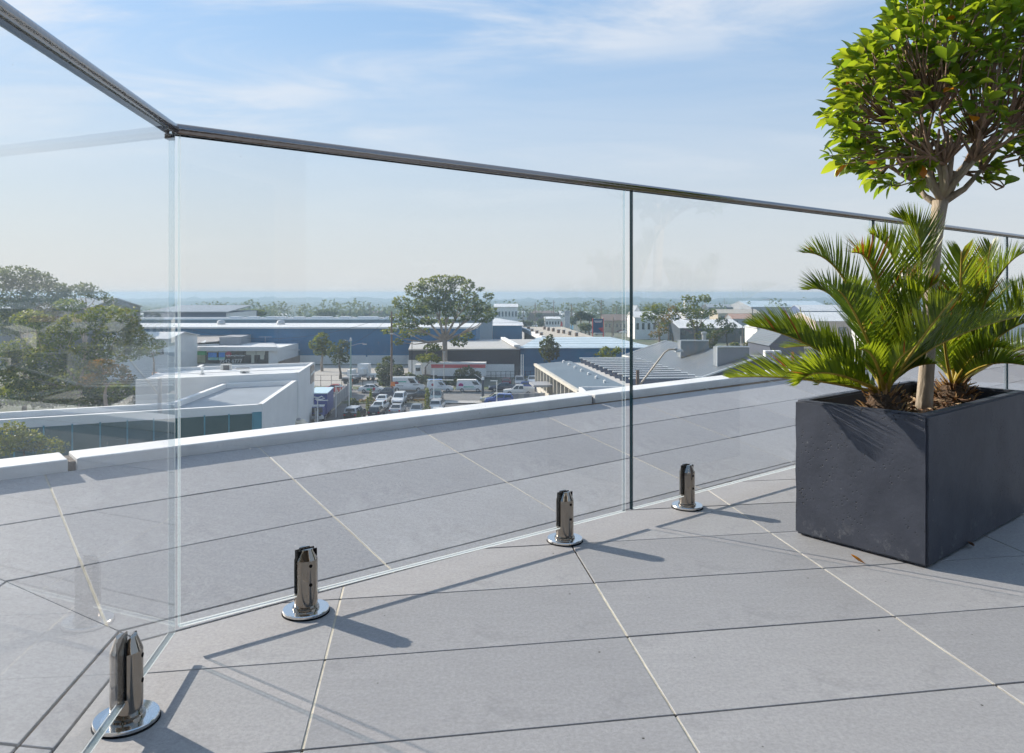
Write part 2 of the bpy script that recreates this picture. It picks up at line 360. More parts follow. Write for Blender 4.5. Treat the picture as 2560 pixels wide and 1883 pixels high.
# sloping edge beside the left-hand run
outL = (-nL.x, -nL.y, -nL.dot(CORNER)-G); footL = (nL.x, nL.y, nL.dot(CORNER)+FOOT)
poly = clip(clip(clip([(-6, -6), (4, -6), (4, 6), (-6, 6)], *outL), *footL), *mitLp)
apronL = tag(MB().prism(poly, -0.30, -0.0045, zl).build('sloping_floor_edge', M_BED), kind='structure')
rects = []; usl = [-0.9+0.633*i for i in range(-1, 9)]
for i in range(len(usl)-1):
    for j in range(len(rows)-1):
        v0, v1 = rows[j]*COSA+0.0025, rows[j+1]*COSA-0.0025
        rects.append([tuple(CORNER+dL*u+nL*v) for u, v in ((usl[i]+0.0025, v0), (usl[i+1]-0.0025, v0), (usl[i+1]-0.0025, v1), (usl[i]+0.0025, v1))])
tiles_from(rects, [outL, footL, mitLp], apronL, zl, M_TILE_LIFTED)
# white upstand along the outer edge: coping blocks with open joints
par = thing('parapet', 'low white rendered upstand along the outer edge of the terrace', 'parapet')
def coping(d, n, u0, u1):
    z0 = SLOPE*FOOT; g = lambda u, v: CORNER+d*u+n*v
    P = [g(u0, FOOT+0.001), g(u1, FOOT+0.001), g(u1, FOOT+0.136), g(u0, FOOT+0.136)]
    o = MB().prism([tuple(p) for p in P], z0-0.30, z0+0.036).build('coping_block', M_WHITE, par); bevel(o, 0.004, 2)
def par_u(x, y):                                           # where along the upstand a pixel of its top falls
    Y = F*(EYE-(SLOPE*FOOT+0.036))/(y-YH); return dJ.dot(Vector(((x-CX)*Y/F, Y))-CORNER)
cuts = [par_u(185, 1150), par_u(1487, 988)]
step = (cuts[1]-cuts[0]); cuts = [cuts[0]-step*0.62]+cuts+[cuts[1]+step*k for k in range(1, 6)]
u_m = -1.05
edges = [u_m-0.6]+[c for c in cuts if c > u_m]
for a, b in zip(edges, edges[1:]): coping(dJ, nJ, a+0.012, b-0.012)
M_MORTAR = mat('dirty_mortar', (0.16, 0.14, 0.12), 0.95, var=0.5, vscale=60, bump=0.6, bscale=90)
for c in edges[1:-1]:
    P = [CORNER+dJ*(c-0.0115)+nJ*(FOOT+0.022), CORNER+dJ*(c+0.0115)+nJ*(FOOT+0.022), CORNER+dJ*(c+0.0115)+nJ*(FOOT+0.128), CORNER+dJ*(c-0.0115)+nJ*(FOOT+0.128)]
    MB().prism([tuple(p) for p in P], SLOPE*FOOT-0.2, SLOPE*FOOT+0.024).build('mortar_joint', M_MORTAR, par)
for a in (-0.3, 1.7, 3.7): coping(dL, nL, a+0.01, a+1.98)
# body of the building under the terrace
MB_ = MB().prism([tuple(CORNER+dJ*(-1.5)+nJ*(FOOT+0.10)), tuple(CORNER+dJ*12+nJ*(FOOT+0.10)), (12, -6), (-1.75, -6), tuple(CORNER+dL*0.2+nL*(FOOT+0.1))], ZG, -0.31)
tag(MB_.build('terrace_building', M_WHITE), 'white rendered building whose roof terrace the camera stands on', 'building')

# the house that opens onto the terrace, behind the camera
t = thing('terrace_house', 'brown rendered house with glazed doors behind the camera', 'building', (1.0, -3.4, 0))
M_HOUSE = mat('brown_render', (0.22, 0.18, 0.15), 0.8, var=0.1, vscale=2)
MB().box((0, -2, 1.5), (16, 4, 3.0)).build('wall', M_HOUSE, t); MB().box((0, -1.6, 3.12), (16.6, 4.6, 0.22)).build('roof_slab', M_WHITE, t)
for k in range(6):
    MB().box((-6.0+2.4*k, 0.03, 1.15), (1.9, 0.06, 2.2)).build('glazed_door', mat('door_glass', (0.02, 0.025, 0.03), 0.05, spec=1.0), t)
# ------------------------------------------------------------------ frameless glass balustrade
FR0 = Vector((-0.660, 1.505)); dF = dirv(38.5); nF = Vector((-dF.y, dF.x))
FL0 = Vector((-0.661, 1.479)); dG = dirv(-82.6); nG = Vector((dG.y, -dG.x))
GB, GT, TH = 0.040, 1.012, 0.012
M_EDGE_DIM = mat('dim_glass_edge', (0.20, 0.26, 0.27), 0.3, transl=0.3)  # dimmer copy of the painted edge light, for the left run
def panel(org, d, t0, t1, label, dark_start=True, gm=None):
    L_ = t1-t0; c = org+d*((t0+t1)/2); rz = math.atan2(d.y, d.x)
    root = thing('glass_balustrade', label, 'balustrade', (c.x, c.y, GB), rz, 'clear panels of the balustrade')
    h = GT-GB; x = L_/2; y = TH/2
    m = MB(); V = [(-x, -y, 0), (x, -y, 0), (x, y, 0), (-x, y, 0), (-x, -y, h), (x, -y, h), (x, y, h), (-x, y, h)]
    m.add(V, [(0, 1, 5, 4), (2, 3, 7, 6)])
    m.build('pane', gm or M_GLASS, root)
    e = MB(); e.add([V[0], V[1], V[2], V[3]], [(3, 2, 1, 0)]); e.build('bottom_edge', M_EDGE_PALE if gm is None else M_EDGE_DIM, root)
    e = MB(); e.add([V[1], V[2], V[6], V[5]], [(0, 1, 2, 3)]); e.build('end_edge', M_EDGE_CLEAR, root)
    e = MB(); e.add([V[3], V[0], V[4], V[7]], [(0, 1, 2, 3)]); e.build('end_edge', M_EDGE_DARK if dark_start else M_EDGE_CLEAR, root)
    # narrow arris strips, the brightness and darkness of the glass edges painted as colour
    for s in (-1, 1):
        MB().add([(-x, s*(y+0.0004), 0.0), (x, s*(y+0.0004), 0.0), (x, s*(y+0.0004), 0.0026), (-x, s*(y+0.0004), 0.0026)], [(0, 1, 2, 3) if s < 0 else (3, 2, 1, 0)]).build('painted_arris', M_EDGE_PALE, root)
        for sx in (-1, 1):
            MB().add([(sx*x, s*(y+0.0004), 0.0), (sx*(x-0.0013), s*(y+0.0004), 0.0), (sx*(x-0.0013), s*(y+0.0004), h), (sx*x, s*(y+0.0004), h)], [(0, 1, 2, 3)]).build('painted_arris', M_EDGE_DARK if (sx < 0 and dark_start) else M_EDGE_PALE, root)
    return root
panel(FL0, dG, 0.004, 1.62, 'clear glass panel of the left run, coming towards the camera', False, M_GLASS_DUSTY)
panel(FR0, dF, 0.0, 1.276, 'wide glass panel in the middle, between the corner and the dark edge', False)
panel(FR0, dF, 1.308, 2.795, 'glass panel right of the dark vertical edge, left of the cycad')
panel(FR0, dF, 2.825, 4.318, 'glass panel behind the cycads and the planter')
panel(FR0, dF, 4.348, 5.84, 'farthest glass panel at the right edge of the picture')
panel(FR0, dF, 5.87, 7.3, 'glass panel beyond the farthest one in view, past the planter')
def rail_profile():
    pr = []
    for k in range(20):
        a = R(-70)+R(320)*k/19
        pr.append((0.0127*math.sin(a-R(90)), 0.0127*math.cos(a-R(90))))
    out = []
    for k in range(25):
        a = R(212)-R(244)*k/24; out.append((0.0127*math.cos(a), 0.0127*math.sin(a)))
    out += [(0.0105, -0.0105), (0.0075, -0.0105), (0.0075, -0.004), (-0.0075, -0.004), (-0.0075, -0.0105), (-0.0105, -0.0105)]
    return out
def rail_run(path, parent):
    pr = rail_profile(); m = MB(); n = len(pr); P = [Vector((p.x, p.y)) for p in path]
    for i, p in enumerate(P):
        d0 = (P[i]-P[i-1]).normalized() if i else (P[1]-P[0]).normalized()
        d1 = (P[i+1]-P[i]).normalized() if i < len(P)-1 else d0
        nn = (Vector((-d0.y, d0.x))+Vector((-d1.y, d1.x))).normalized(); k = 1/max(0.3, nn.dot(Vector((-d0.y, d0.x))))
        for a, b in pr: m.v.append((p.x+nn.x*a*k, p.y+nn.y*a*k, 1.021+b))
    for i in range(len(P)-1):
        for j in range(n): m.f.append((i*n+j, (i+1)*n+j, (i+1)*n+(j+1)%n, i*n+(j+1)%n)); m.m.append(0)
    o = m.build('rail_run', M_RAIL, parent, smooth=True); o.modifiers.new('es', 'EDGE_SPLIT').split_angle = R(35)
hr = thing('handrail', 'slim slotted stainless steel rail capping the glass, mitred at the corner', 'handrail', (FR0.x, FR0.y, 0))
hr.location = (0, 0, 0)
cornr = FL0+(FR0-FL0)*0.5+Vector((-0.004, 0))
rail_run([FL0+dG*1.75, cornr], hr); rail_run([cornr, FR0+dF*9], hr)
MB().box((cornr.x-0.002, cornr.y-0.012, 1.004), (0.012, 0.018, 0.010)).build('corner_bracket', M_RAIL, hr)
def half_body(s, seg=14):
    r, g = 0.025, 0.0085; a0 = math.asin(g/r)
    arc = [(r*math.cos(a), s*r*math.sin(a)) for a in [a0+(math.pi-2*a0)*k/seg for k in range(seg+1)]]
    arc = arc if s > 0 else arc[::-1]
    n = len(arc); m = MB(); top = [(x*0.52, s*g+(y-s*g)*0.45) for x, y in arc]
    m.v = [(x, y, 0.044) for x, y in arc]+[(x, y, 0.117) for x, y in arc]+[(x, y, 0.140) for x, y in top]
    m.f = [tuple(range(n-1, -1, -1)), tuple(range(2*n, 3*n))]
    for k in (0, 1):
        for i in range(n): m.f.append((k*n+i, k*n+(i+1)%n, (k+1)*n+(i+1)%n, (k+1)*n+i))
    m.m = [0]*len(m.f); return m
HB = {s: half_body(s).mesh('clamp_half', M_CHROME) for s in (-1, 1)}
M_BASE = mat('sky_bright_steel', (0.72, 0.71, 0.69), 0.16, 1.0)  # base plate steel brightened to paint in the sky it mirrors
BASE = MB().lathe([(0.0, 0.0), (0.049, 0.0), (0.050, 0.002), (0.050, 0.0065), (0.049, 0.008), (0.0, 0.008)], n=48).mesh('base_plate', M_BASE, True)
STEM = MB().lathe([(0.0, 0.008), (0.029, 0.008), (0.0285, 0.012), (0.025, 0.013), (0.025, 0.044), (0.0, 0.044)], n=48).mesh('stem', M_CHROME, True)
PAD = MB().lathe([(0.0, 0.0), (0.0515, 0.0), (0.0515, 0.0012), (0.0, 0.0012)], n=40).mesh('rubber_pad', M_BLACK)
GK = MB().box((0, 0.0074, 0.091), (0.044, 0.0020, 0.094)).mesh('gasket', M_BLACK); GK2 = MB().box((0, -0.0074, 0.091), (0.044, 0.0020, 0.094)).mesh('gasket', M_BLACK)
SCREW = MB().tube([(0, -0.0235, 0), (0, -0.0256, 0)], 0.0037, 12).mesh('screw_hole', M_BLACK)
def es(o): o.modifiers.new('es', 'EDGE_SPLIT').split_angle = R(18); return o
for me in HB.values(): me.polygons.foreach_set('use_smooth', [True]*len(me.polygons))
def spigot(org, d, t, label, off=0.0):
    p = org+d*t; s = thing('glass_spigot', label, 'spigot', (p.x, p.y, 0), math.atan2(d.y, d.x), 'steel spigots that hold the glass')
    link('rubber_pad', PAD, s); es(link('base_plate', BASE, s, (0, 0, 0.0012))); es(link('stem', STEM, s, (0, 0, 0.0012)))
    for k in (-1, 1): es(link('clamp_half', HB[k], s))
    link('gasket', GK, s); link('gasket', GK2, s)
    for z in (0.066, 0.107):
        o = link('screw_hole', SCREW, s, (0, 0, z))
        if d is dG: o.rotation_euler = (0, 0, math.pi)
    return s
spigot(FL0, dG, 0.238, 'largest polished steel spigot, on the left run of glass at the lower left')
spigot(FR0, dF, 0.265, 'polished steel spigot left of centre, first of the middle glass panel')
spigot(FR0, dF, 1.034, 'polished steel spigot near the centre, just left of the dark glass edge')
spigot(FR0, dF, 1.575, 'smallest polished steel spigot in view, between the dark glass edge and planter')
spigot(FR0, dF, 2.53, 'steel spigot hidden behind the left end of the planter')
spigot(FR0, dF, 3.09, 'steel spigot behind the middle of the planter')
spigot(FR0, dF, 4.05, 'steel spigot behind the right end of the planter')
spigot(FL0, dG, 1.38, 'steel spigot of the left run, beside the camera')

# ------------------------------------------------------------------ planter
PF, PL_ = Vector((1.0518, 1.9225)), Vector((0.8206, 2.206)); dP = dirv(40.0); dS = (PL_-PF).normalized(); PW = (PL_-PF).length; PLEN = 0.765; PH = 0.39; WALL = 0.032
def planter_material():
    m = bpy.data.materials.new('charcoal_concrete'); m.use_nodes = True
    nt = m.node_tree; N = nt.nodes; L = nt.links; p = N['Principled BSDF']; tc = N.new('ShaderNodeTexCoord')
    def nz(s, d, ro=0.6):
        t = N.new('ShaderNodeTexNoise'); t.inputs['Scale'].default_value = s; t.inputs['Detail'].default_value = d; t.inputs['Roughness'].default_value = ro; L.new(tc.outputs['Object'], t.inputs['Vector']); return t.outputs['Fac']
    def rmp(v, a, b, lo=0.0, hi=1.0):
        r = N.new('ShaderNodeMapRange'); r.inputs[1].default_value = a; r.inputs[2].default_value = b; r.inputs[3].default_value = lo; r.inputs[4].default_value = hi; L.new(v, r.inputs[0]); return r.outputs[0]
    def mx(f, a, b):
        x = N.new('ShaderNodeMix'); x.data_type = 'RGBA'; L.new(f, x.inputs[0])
        for i, v in ((6, a), (7, b)):
            if isinstance(v, tuple): x.inputs[i].default_value = (*v, 1)
            else: L.new(v, x.inputs[i])
        return x.outputs[2]
    c = mx(rmp(nz(7, 7), 0.3, 0.7), (0.028, 0.034, 0.050), (0.058, 0.066, 0.088))
    vo = N.new('ShaderNodeTexVoronoi'); vo.inputs['Scale'].default_value = 95; L.new(tc.outputs['Object'], vo.inputs['Vector'])
    gate = rmp(nz(9, 4), 0.47, 0.62)
    mu = N.new('ShaderNodeMath'); mu.operation = 'MULTIPLY'; L.new(rmp(vo.outputs['Distance'], 0.26, 0.16), mu.inputs[0]); L.new(gate, mu.inputs[1])
    pit = mu.outputs[0]
    c = mx(pit, c, (0.006, 0.006, 0.007))
    # chalky bloom near the foot and scuffs
    sep = N.new('ShaderNodeSeparateXYZ'); L.new(tc.outputs['Object'], sep.inputs[0])
    lowm = rmp(sep.outputs[2], 0.075, 0.0)
    ml = N.new('ShaderNodeMath'); ml.operation = 'MULTIPLY'; L.new(lowm, ml.inputs[0]); L.new(rmp(nz(16, 6, 0.75), 0.52, 0.72), ml.inputs[1])
    c = mx(ml.outputs[0], c, (0.26, 0.27, 0.28))
    c = mx(rmp(nz(60, 3, 0.8), 0.68, 0.75, 0, 0.5), c, (0.20, 0.205, 0.21))
    L.new(c, p.inputs['Base Color']); p.inputs['Roughness'].default_value = 0.55; p.inputs['Specular IOR Level'].default_value = 0.4
    sb = N.new('ShaderNodeMath'); sb.operation = 'SUBTRACT'; L.new(nz(40, 6), sb.inputs[0]); L.new(pit, sb.inputs[1])
    b = N.new('ShaderNodeBump'); b.inputs['Strength'].default_value = 0.5; b.inputs['Distance'].default_value = 0.0016; L.new(sb.outputs[0], b.inputs['Height']); L.new(b.outputs[0], p.inputs['Normal'])
    return m
M_PLANTER = planter_material()
def pp(s, w): q = PF+dP*s+dS*w; return (q.x, q.y)
pl = thing('planter', 'charcoal concrete trough holding two cycads and a clipped tree', 'planter', (PF.x, PF.y, 0))
def ploc(s, w): q = dP*s+dS*w; return (q.x, q.y)
def planter_mesh():
    bm = bmesh.new(); o = [ploc(0, 0), ploc(PLEN, 0), ploc(PLEN, PW), ploc(0, PW)]
    i = [ploc(WALL, WALL), ploc(PLEN-WALL, WALL), ploc(PLEN-WALL, PW-WALL), ploc(WALL, PW-WALL)]
    V = [[bm.verts.new((x, y, z)) for x, y in q] for q, z in ((o, 0.004), (o, PH), (i, PH), (i, 0.05))]
    bm.faces.new(V[0][::-1]); bm.faces.new(V[3])
    for k in range(4):
        l = (k+1) % 4
        bm.faces.new((V[0][k], V[0][l], V[1][l], V[1][k])); bm.faces.new((V[1][k], V[1][l], V[2][l], V[2][k])); bm.faces.new((V[2][k], V[2][l], V[3][l], V[3][k]))
    bmesh.ops.recalc_face_normals(bm, faces=bm.faces)
    bmesh.ops.bevel(bm, geom=[e for e in bm.edges if e.calc_face_angle(0) > 0.5], offset=0.006, segments=2, affect='EDGES')
    bmesh.ops.subdivide_edges(bm, edges=[e for e in bm.edges if e.calc_length() > 0.06], cuts=14, use_grid_fill=True)
    for v in bm.verts:
        n = noise.noise(v.co*14)*0.0016+noise.noise(v.co*60)*0.0007
        v.co += Vector((n, -n, n*0.6))
    me = bpy.data.meshes.new('trough'); bm.to_mesh(me); bm.free(); me.materials.append(M_PLANTER)
    me.polygons.foreach_set('use_smooth', [True]*len(me.polygons)); return me
o = link('trough', planter_mesh(), pl); o.modifiers.new('es', 'EDGE_SPLIT').split_angle = R(50)
M_SOIL = mat('dark_soil', (0.018, 0.012, 0.009), 0.95, var=0.5, vscale=50, bump=1.0, bscale=120)
SOIL = 0.335
def soil_h(x, y): return 0.018*noise.noise(Vector((x*14, y*14, 1)))+0.010*noise.noise(Vector((x*40, y*40, 3)))
m = MB(); ns, nw = 60, 30
for i in range(ns+1):
    for j in range(nw+1):
        x, y = ploc(WALL*0.8+(PLEN-1.6*WALL)*i/ns, WALL*0.8+(PW-1.6*WALL)*j/nw); m.v.append((x, y, SOIL+soil_h(x, y)))
for i in range(ns):
    for j in range(nw):
        a = i*(nw+1)+j; m.f.append((a, a+nw+1, a+nw+2, a+1)); m.m.append(0)
m.build('soil', M_SOIL, pl, True)
# leaf litter and bark mulch on the soil
m = MB()
for k in range(900):
    s, w = random.uniform(WALL*1.2, PLEN-WALL*1.2), random.uniform(WALL*1.2, PW-WALL*1.2); x, y = ploc(s, w)
    z = SOIL+soil_h(x, y)+random.uniform(0.002, 0.02); a = random.uniform(0, 6.28); L_ = random.uniform(0.012, 0.05); wd = random.uniform(0.003, 0.009)
    d = Vector((math.cos(a), math.sin(a), random.uniform(-0.3, 0.5))); n = Vector((-math.sin(a), math.cos(a), random.uniform(-0.4, 0.4)))*wd
    p = Vector((x, y, z)); m.mi = random.choice((0, 0, 1, 1, 2)); cur = Vector((0, 0, random.uniform(-.01, .01)))
    m.add([p-d*L_/2, p-n+cur, p+d*L_/2, p+n+cur], [(0, 1, 2, 3)])
m.build('leaf_litter', [mat('bark_brown', (0.10, 0.05, 0.025), 0.9), mat('dry_leaf', (0.24, 0.13, 0.06), 0.8), mat('dry_leaf_pale', (0.35, 0.24, 0.13), 0.8)], pl)['kind'] = 'stuff'
# ------------------------------------------------------------------ plants in the planter
def leaf_mat(name, col, tr, rough=0.32, k=0.52):
    return mat(name, col, rough, transl=k, trcol=tr, var=0.18, vscale=30, spec=0.5)
M_LEAF = [leaf_mat('fig_leaf', (0.078, 0.135, 0.012), (0.34, 0.45, 0.02)), leaf_mat('fig_leaf_dark', (0.052, 0.110, 0.014), (0.25, 0.38, 0.02)), leaf_mat('fig_leaf_bright', (0.125, 0.185, 0.016), (0.44, 0.53, 0.03))]
M_LEAF_OR = leaf_mat('fig_leaf_orange', (0.45, 0.13, 0.01), (0.75, 0.30, 0.02))
M_TRUNK = mat('pale_bark', (0.36, 0.30, 0.23), 0.85, var=0.35, vscale=18, bump=0.5, bscale=60, stretch=(1, 1, 0.25))
M_TWIG = mat('twig_bark', (0.25, 0.165, 0.115), 0.85, var=0.3, vscale=40)
def leaf_geo(L_, w, fold, droop, flip=1):
    rows = [(0.0, 0.07), (0.12, 0.22), (0.34, 0.80), (0.58, 1.0), (0.80, 0.72), (0.93, 0.34), (1.0, 0.02)]
    V, Fc = [], []
    for t, k in rows:
        y = t*L_; z = -droop*t*t*L_; hw = k*w/2
        V += [(-hw, y, z+fold*hw), (0, y, z), (hw, y, z+fold*hw)]
    for i in range(len(rows)-1):
        a = i*3; Fc += [(a, a+1, a+4, a+3), (a+1, a+2, a+5, a+4)]
    return V, Fc
LEAVES = []
for k in range(5):
    LEAVES.append(leaf_geo(random.uniform(0.046, 0.066), random.uniform(0.025, 0.034), random.uniform(0.1, 0.9), random.uniform(-0.15, 0.6)))
def ficus():
    base = Vector((*pp(0.432, PW/2), SOIL-0.02)); fork = Vector((1.336, 2.36, 0.985)); cen = Vector((1.352, 2.36, 1.285)); rad = Vector((0.335, 0.31, 0.345))
    t = thing('standard_fig_tree', 'clipped ball-headed fig tree on a bare pale trunk in the planter', 'tree', base)
    rel = lambda p: Vector(p)-base
    tr = MB(); path = []
    for k in range(11):
        q = k/10; p = base.lerp(fork, q); p.x += 0.006*math.sin(q*5)-0.012*math.sin(q*math.pi); path.append(rel(p))
    tr.tube(path, [0.026, 0.0235, 0.022, 0.0215, 0.021, 0.0205, 0.020, 0.0198, 0.0198, 0.0205, 0.0225], 16)
    rnd = random.Random(11)
    tips = []
    n_t = 380; ga = math.pi*(3-5**0.5)
    for i in range(n_t):
        z = 1-(i+0.5)/n_t*1.32; r = math.sqrt(max(0, 1-z*z)); a = i*ga
        d = Vector((r*math.cos(a), r*math.sin(a), z))
        k = rnd.uniform(0.84, 1.03)*(1+0.07*noise.noise(d*2.5)); 
        if z < -0.02 and rnd.random() < 0.4: continue
        if d.y < -0.25 and z < 0.35 and rnd.random() < 0.55: continue
        tips.append((cen+Vector((d.x*rad.x, d.y*rad.y, d.z*rad.z))*k, d))
    for i in range(50):
        d = Vector((rnd.gauss(0, 1), rnd.gauss(0, 1), abs(rnd.gauss(0.2, 1)))).normalized(); k = rnd.uniform(0.5, 0.85)
        tips.append((cen+Vector((d.x*rad.x, d.y*rad.y, d.z*rad.z))*k, d))
    for i in range(46):                                     # looser leaves hanging round the lower rim
        a = rnd.uniform(0, 6.28); z = rnd.uniform(-0.68, -0.25); r = rnd.uniform(0.55, 0.98)*math.sqrt(1-z*z*0.6); d = Vector((r*math.cos(a), r*math.sin(a), z))
        if d.y < -0.45: continue
        tips.append((cen+Vector((d.x*rad.x, d.y*rad.y, d.z*rad.z)), d))
    # the low hanging spray on the left and small ones around the fork
    for x, y, Y in ((2075, 390, 2.30), (2105, 350, 2.33), (2110, 410, 2.28), (2140, 372, 2.30), (2160, 425, 2.30), (2185, 395, 2.33), (2200, 360, 2.36), (2130, 335, 2.34), (2095, 320, 2.32), (2300, 452, 2.3), (2490, 420, 2.3), (2520, 380, 2.32), (2465, 450, 2.33), (2540, 330, 2.30), (2330, 400, 2.27), (2240, 330, 2.3)):
        p = at(x, y, Y); tips.append((p, (p-Vector((1.34, 2.36, 1.1))).normalized()+Vector((0, 0, -0.2))))
    tw = MB(); prim = []
    for i in range(13):
        a = 2*math.pi*i/13+rnd.uniform(-.2, .2); el = rnd.uniform(0.55, 1.35)
        d = Vector((math.cos(a)*math.cos(el), math.sin(a)*math.cos(el), math.sin(el)))
        L_ = rnd.uniform(0.10, 0.17); s = fork+Vector((0, 0, rnd.uniform(-0.02, 0.03)))
        e = s+d*L_; mid = s.lerp(e, 0.5)+Vector((rnd.uniform(-.01, .01), rnd.uniform(-.01, .01), -0.008))
        tr.tube([rel(s), rel(mid), rel(e)], [0.013, 0.009, 0.0065], 8); prim.append((e, d))
    sec = []
    for e, d in prim:
        for k in range(8):
            dd = (d+Vector((rnd.gauss(0, .45), rnd.gauss(0, .45), rnd.gauss(0.05, .35)))).normalized()
            e2 = e+dd*rnd.uniform(0.06, 0.14); m = e.lerp(e2, 0.5)+Vector((rnd.uniform(-.008, .008),)*3)
            tw.tube([rel(e), rel(m), rel(e2)], [0.0058, 0.0045, 0.0034], 6); sec.append(e2)
    allv = []
    leaves = []
    def put(pos, axis, mi):
        ax = axis.normalized(); up = Vector((0, 0, 1)) if abs(ax.z) < 0.95 else Vector((1, 0, 0))
        x = ax.cross(up).normalized(); z = x.cross(ax).normalized()
        M = Matrix((x, ax, z)).transposed().to_4x4()
        M = M @ Matrix.Rotation(rnd.uniform(-0.9, 0.9), 4, 'Y'); M.translation = pos
        s = rnd.uniform(0.55, 1.12); leaves.append((M @ Matrix.Scale(s, 4), rnd.randrange(5), mi))
    for p, d in tips:
        j = min(range(len(sec)), key=lambda k: (sec[k]-p).length+0.25*max(0, sec[k].z-p.z)); s = sec[j]
        m = s.lerp(p, 0.55)+Vector((rnd.uniform(-.015, .015), rnd.uniform(-.015, .015), rnd.uniform(-.02, .005)))
        tw.tube([rel(s), rel(m), rel(p)], [0.0030, 0.0024, 0.0016], 5)
        ax = ((p-m).normalized()*0.5+d*0.5+Vector((0, 0, 0.35))).normalized(); o1 = ax.orthogonal().normalized(); o2 = ax.cross(o1)
        n = rnd.randint(4, 6); a0 = rnd.uniform(0, 6.28)
        for k in range(n):
            a = a0+2.4*k; sp = 0.35+0.75*k/n
            ld = (ax*math.cos(sp)+(o1*math.cos(a)+o2*math.sin(a))*math.sin(sp)).normalized()
            mi = rnd.choice((0, 0, 0, 1, 1, 2, 2)) if rnd.random() > 0.012 else 3
            put(p-ax*0.004*k, ld, mi)
        for q_ in (0.0, 0.35, 0.65):
            if rnd.random() < 0.55: continue
            a = rnd.uniform(0, 6.28); put(m.lerp(p, q_), ((p-m).normalized()*0.5+Vector((math.cos(a), math.sin(a), 0.1))).normalized(), 1)
    o = tr.build('trunk', M_TRUNK, t, True); o2 = tw.build('twigs', M_TWIG, t, True)
    mats = M_LEAF+[M_LEAF_OR]
    def seen(M):
        p = M.translation; px = CX+F*p.x/p.y; py = YH-F*(p.z-EYE)/p.y
        return (0 if -10 < px < 2575 and -20 < py else 9)+p.y
    leaves.sort(key=lambda q: seen(q[0]))
    cache = {}
    for M, g, mi in leaves[:300]:
        if (g, mi) not in cache:
            mb = MB(); mb.add(*LEAVES[g]); cache[(g, mi)] = mb.mesh('leaf', mats[mi], True)
        ob = link('leaf', cache[(g, mi)], t); M2 = M.copy(); M2.translation = M.translation-base; ob.matrix_local = M2
    mass = MB()
    for M, g, mi in leaves[300:]:
        mass.mi = mi; V, Fc = LEAVES[g]; mass.add([(M @ Vector(v))-base for v in V], Fc)
    mass.build('leaf_mass', mats, t, True)['kind'] = 'stuff'
ficus()

M_FROND = [leaf_mat('cycad_leaflet', (0.034, 0.070, 0.007), (0.24, 0.33, 0.015), 0.30, 0.42), leaf_mat('cycad_leaflet_light', (0.070, 0.118, 0.009), (0.38, 0.47, 0.02), 0.32, 0.46), leaf_mat('cycad_leaflet_brown', (0.22, 0.07, 0.015), (0.45, 0.16, 0.02), 0.5, 0.35)]
M_RACHIS = mat('cycad_stem', (0.36, 0.27, 0.035), 0.5, var=0.2, vscale=30, transl=0.15)
M_CAUDEX = mat('cycad_trunk', (0.075, 0.045, 0.025), 0.95, var=0.5, vscale=40, bump=0.8, bscale=80)
def zp(zx, zy, Y): return at(1820+zx*0.3329, 500+zy*0.3329, Y)
def frond(parent, org, B, M_, T_, Lf, npair, light, rnd, brown=0.0, roll=0.0, vee=0.75):
    ctrl = M_*2-(B+T_)*0.5
    def bez(t): return B*(1-t)**2+ctrl*2*t*(1-t)+T_*t*t
    def tan(t): return ((ctrl-B)*(1-t)+(T_-ctrl)*t).normalized()
    r = MB(); n = 16; r.tube([bez(k/n)-org for k in range(n+1)], [0.0052*(1-0.8*k/n)+0.0006 for k in range(n+1)], 6)
    fr = r.build('frond', M_RACHIS, parent, True)
    lf = MB()
    for k in range(npair):
        t = 0.13+0.87*(k+0.5)/npair; p = bez(t); T = tan(t)
        U = Vector((0, 0, 1))-T*T.z
        if U.length < 0.25: U = (Vector((0, 0, 1))-T*T.z)+Vector((0.3, -0.6, 0))
        U.normalize(); U = Matrix.Rotation(roll+0.5*roll*t, 3, T) @ U; S = T.cross(U).normalized()
        prof = min(1, (t-0.06)/0.22)**0.7*min(1, (1.03-t)/0.42)**0.65
        for s in (-1, 1):
            if rnd.random() < 0.02: continue
            L_ = Lf*prof*rnd.uniform(0.9, 1.08); fw = R(62-30*t)+rnd.uniform(-.07, .07); vv = vee+rnd.uniform(-.10, .10)
            d = (S*s*math.cos(vv)+U*math.sin(vv))*math.sin(fw)+T*math.cos(fw)
            w = T*0.0045+U*0.0006; q = p+S*s*0.002
            bend = T*L_*0.08-U*L_*0.03*rnd.uniform(0.5, 1.8)
            lf.mi = 2 if (rnd.random() < brown*t*t*1.6) else (light if rnd.random() < 0.8 else 1-light)
            a, b, c = q, q+d*L_*0.5+bend*0.25, q+d*L_+bend
            lf.add([a-w*0.7-org, a+w*0.7-org, b+w-org, b-w-org, c-org], [(0, 1, 2, 3), (3, 2, 4)])
    o = lf.build('leaflets', M_FROND, fr, True); o['kind'] = 'stuff'
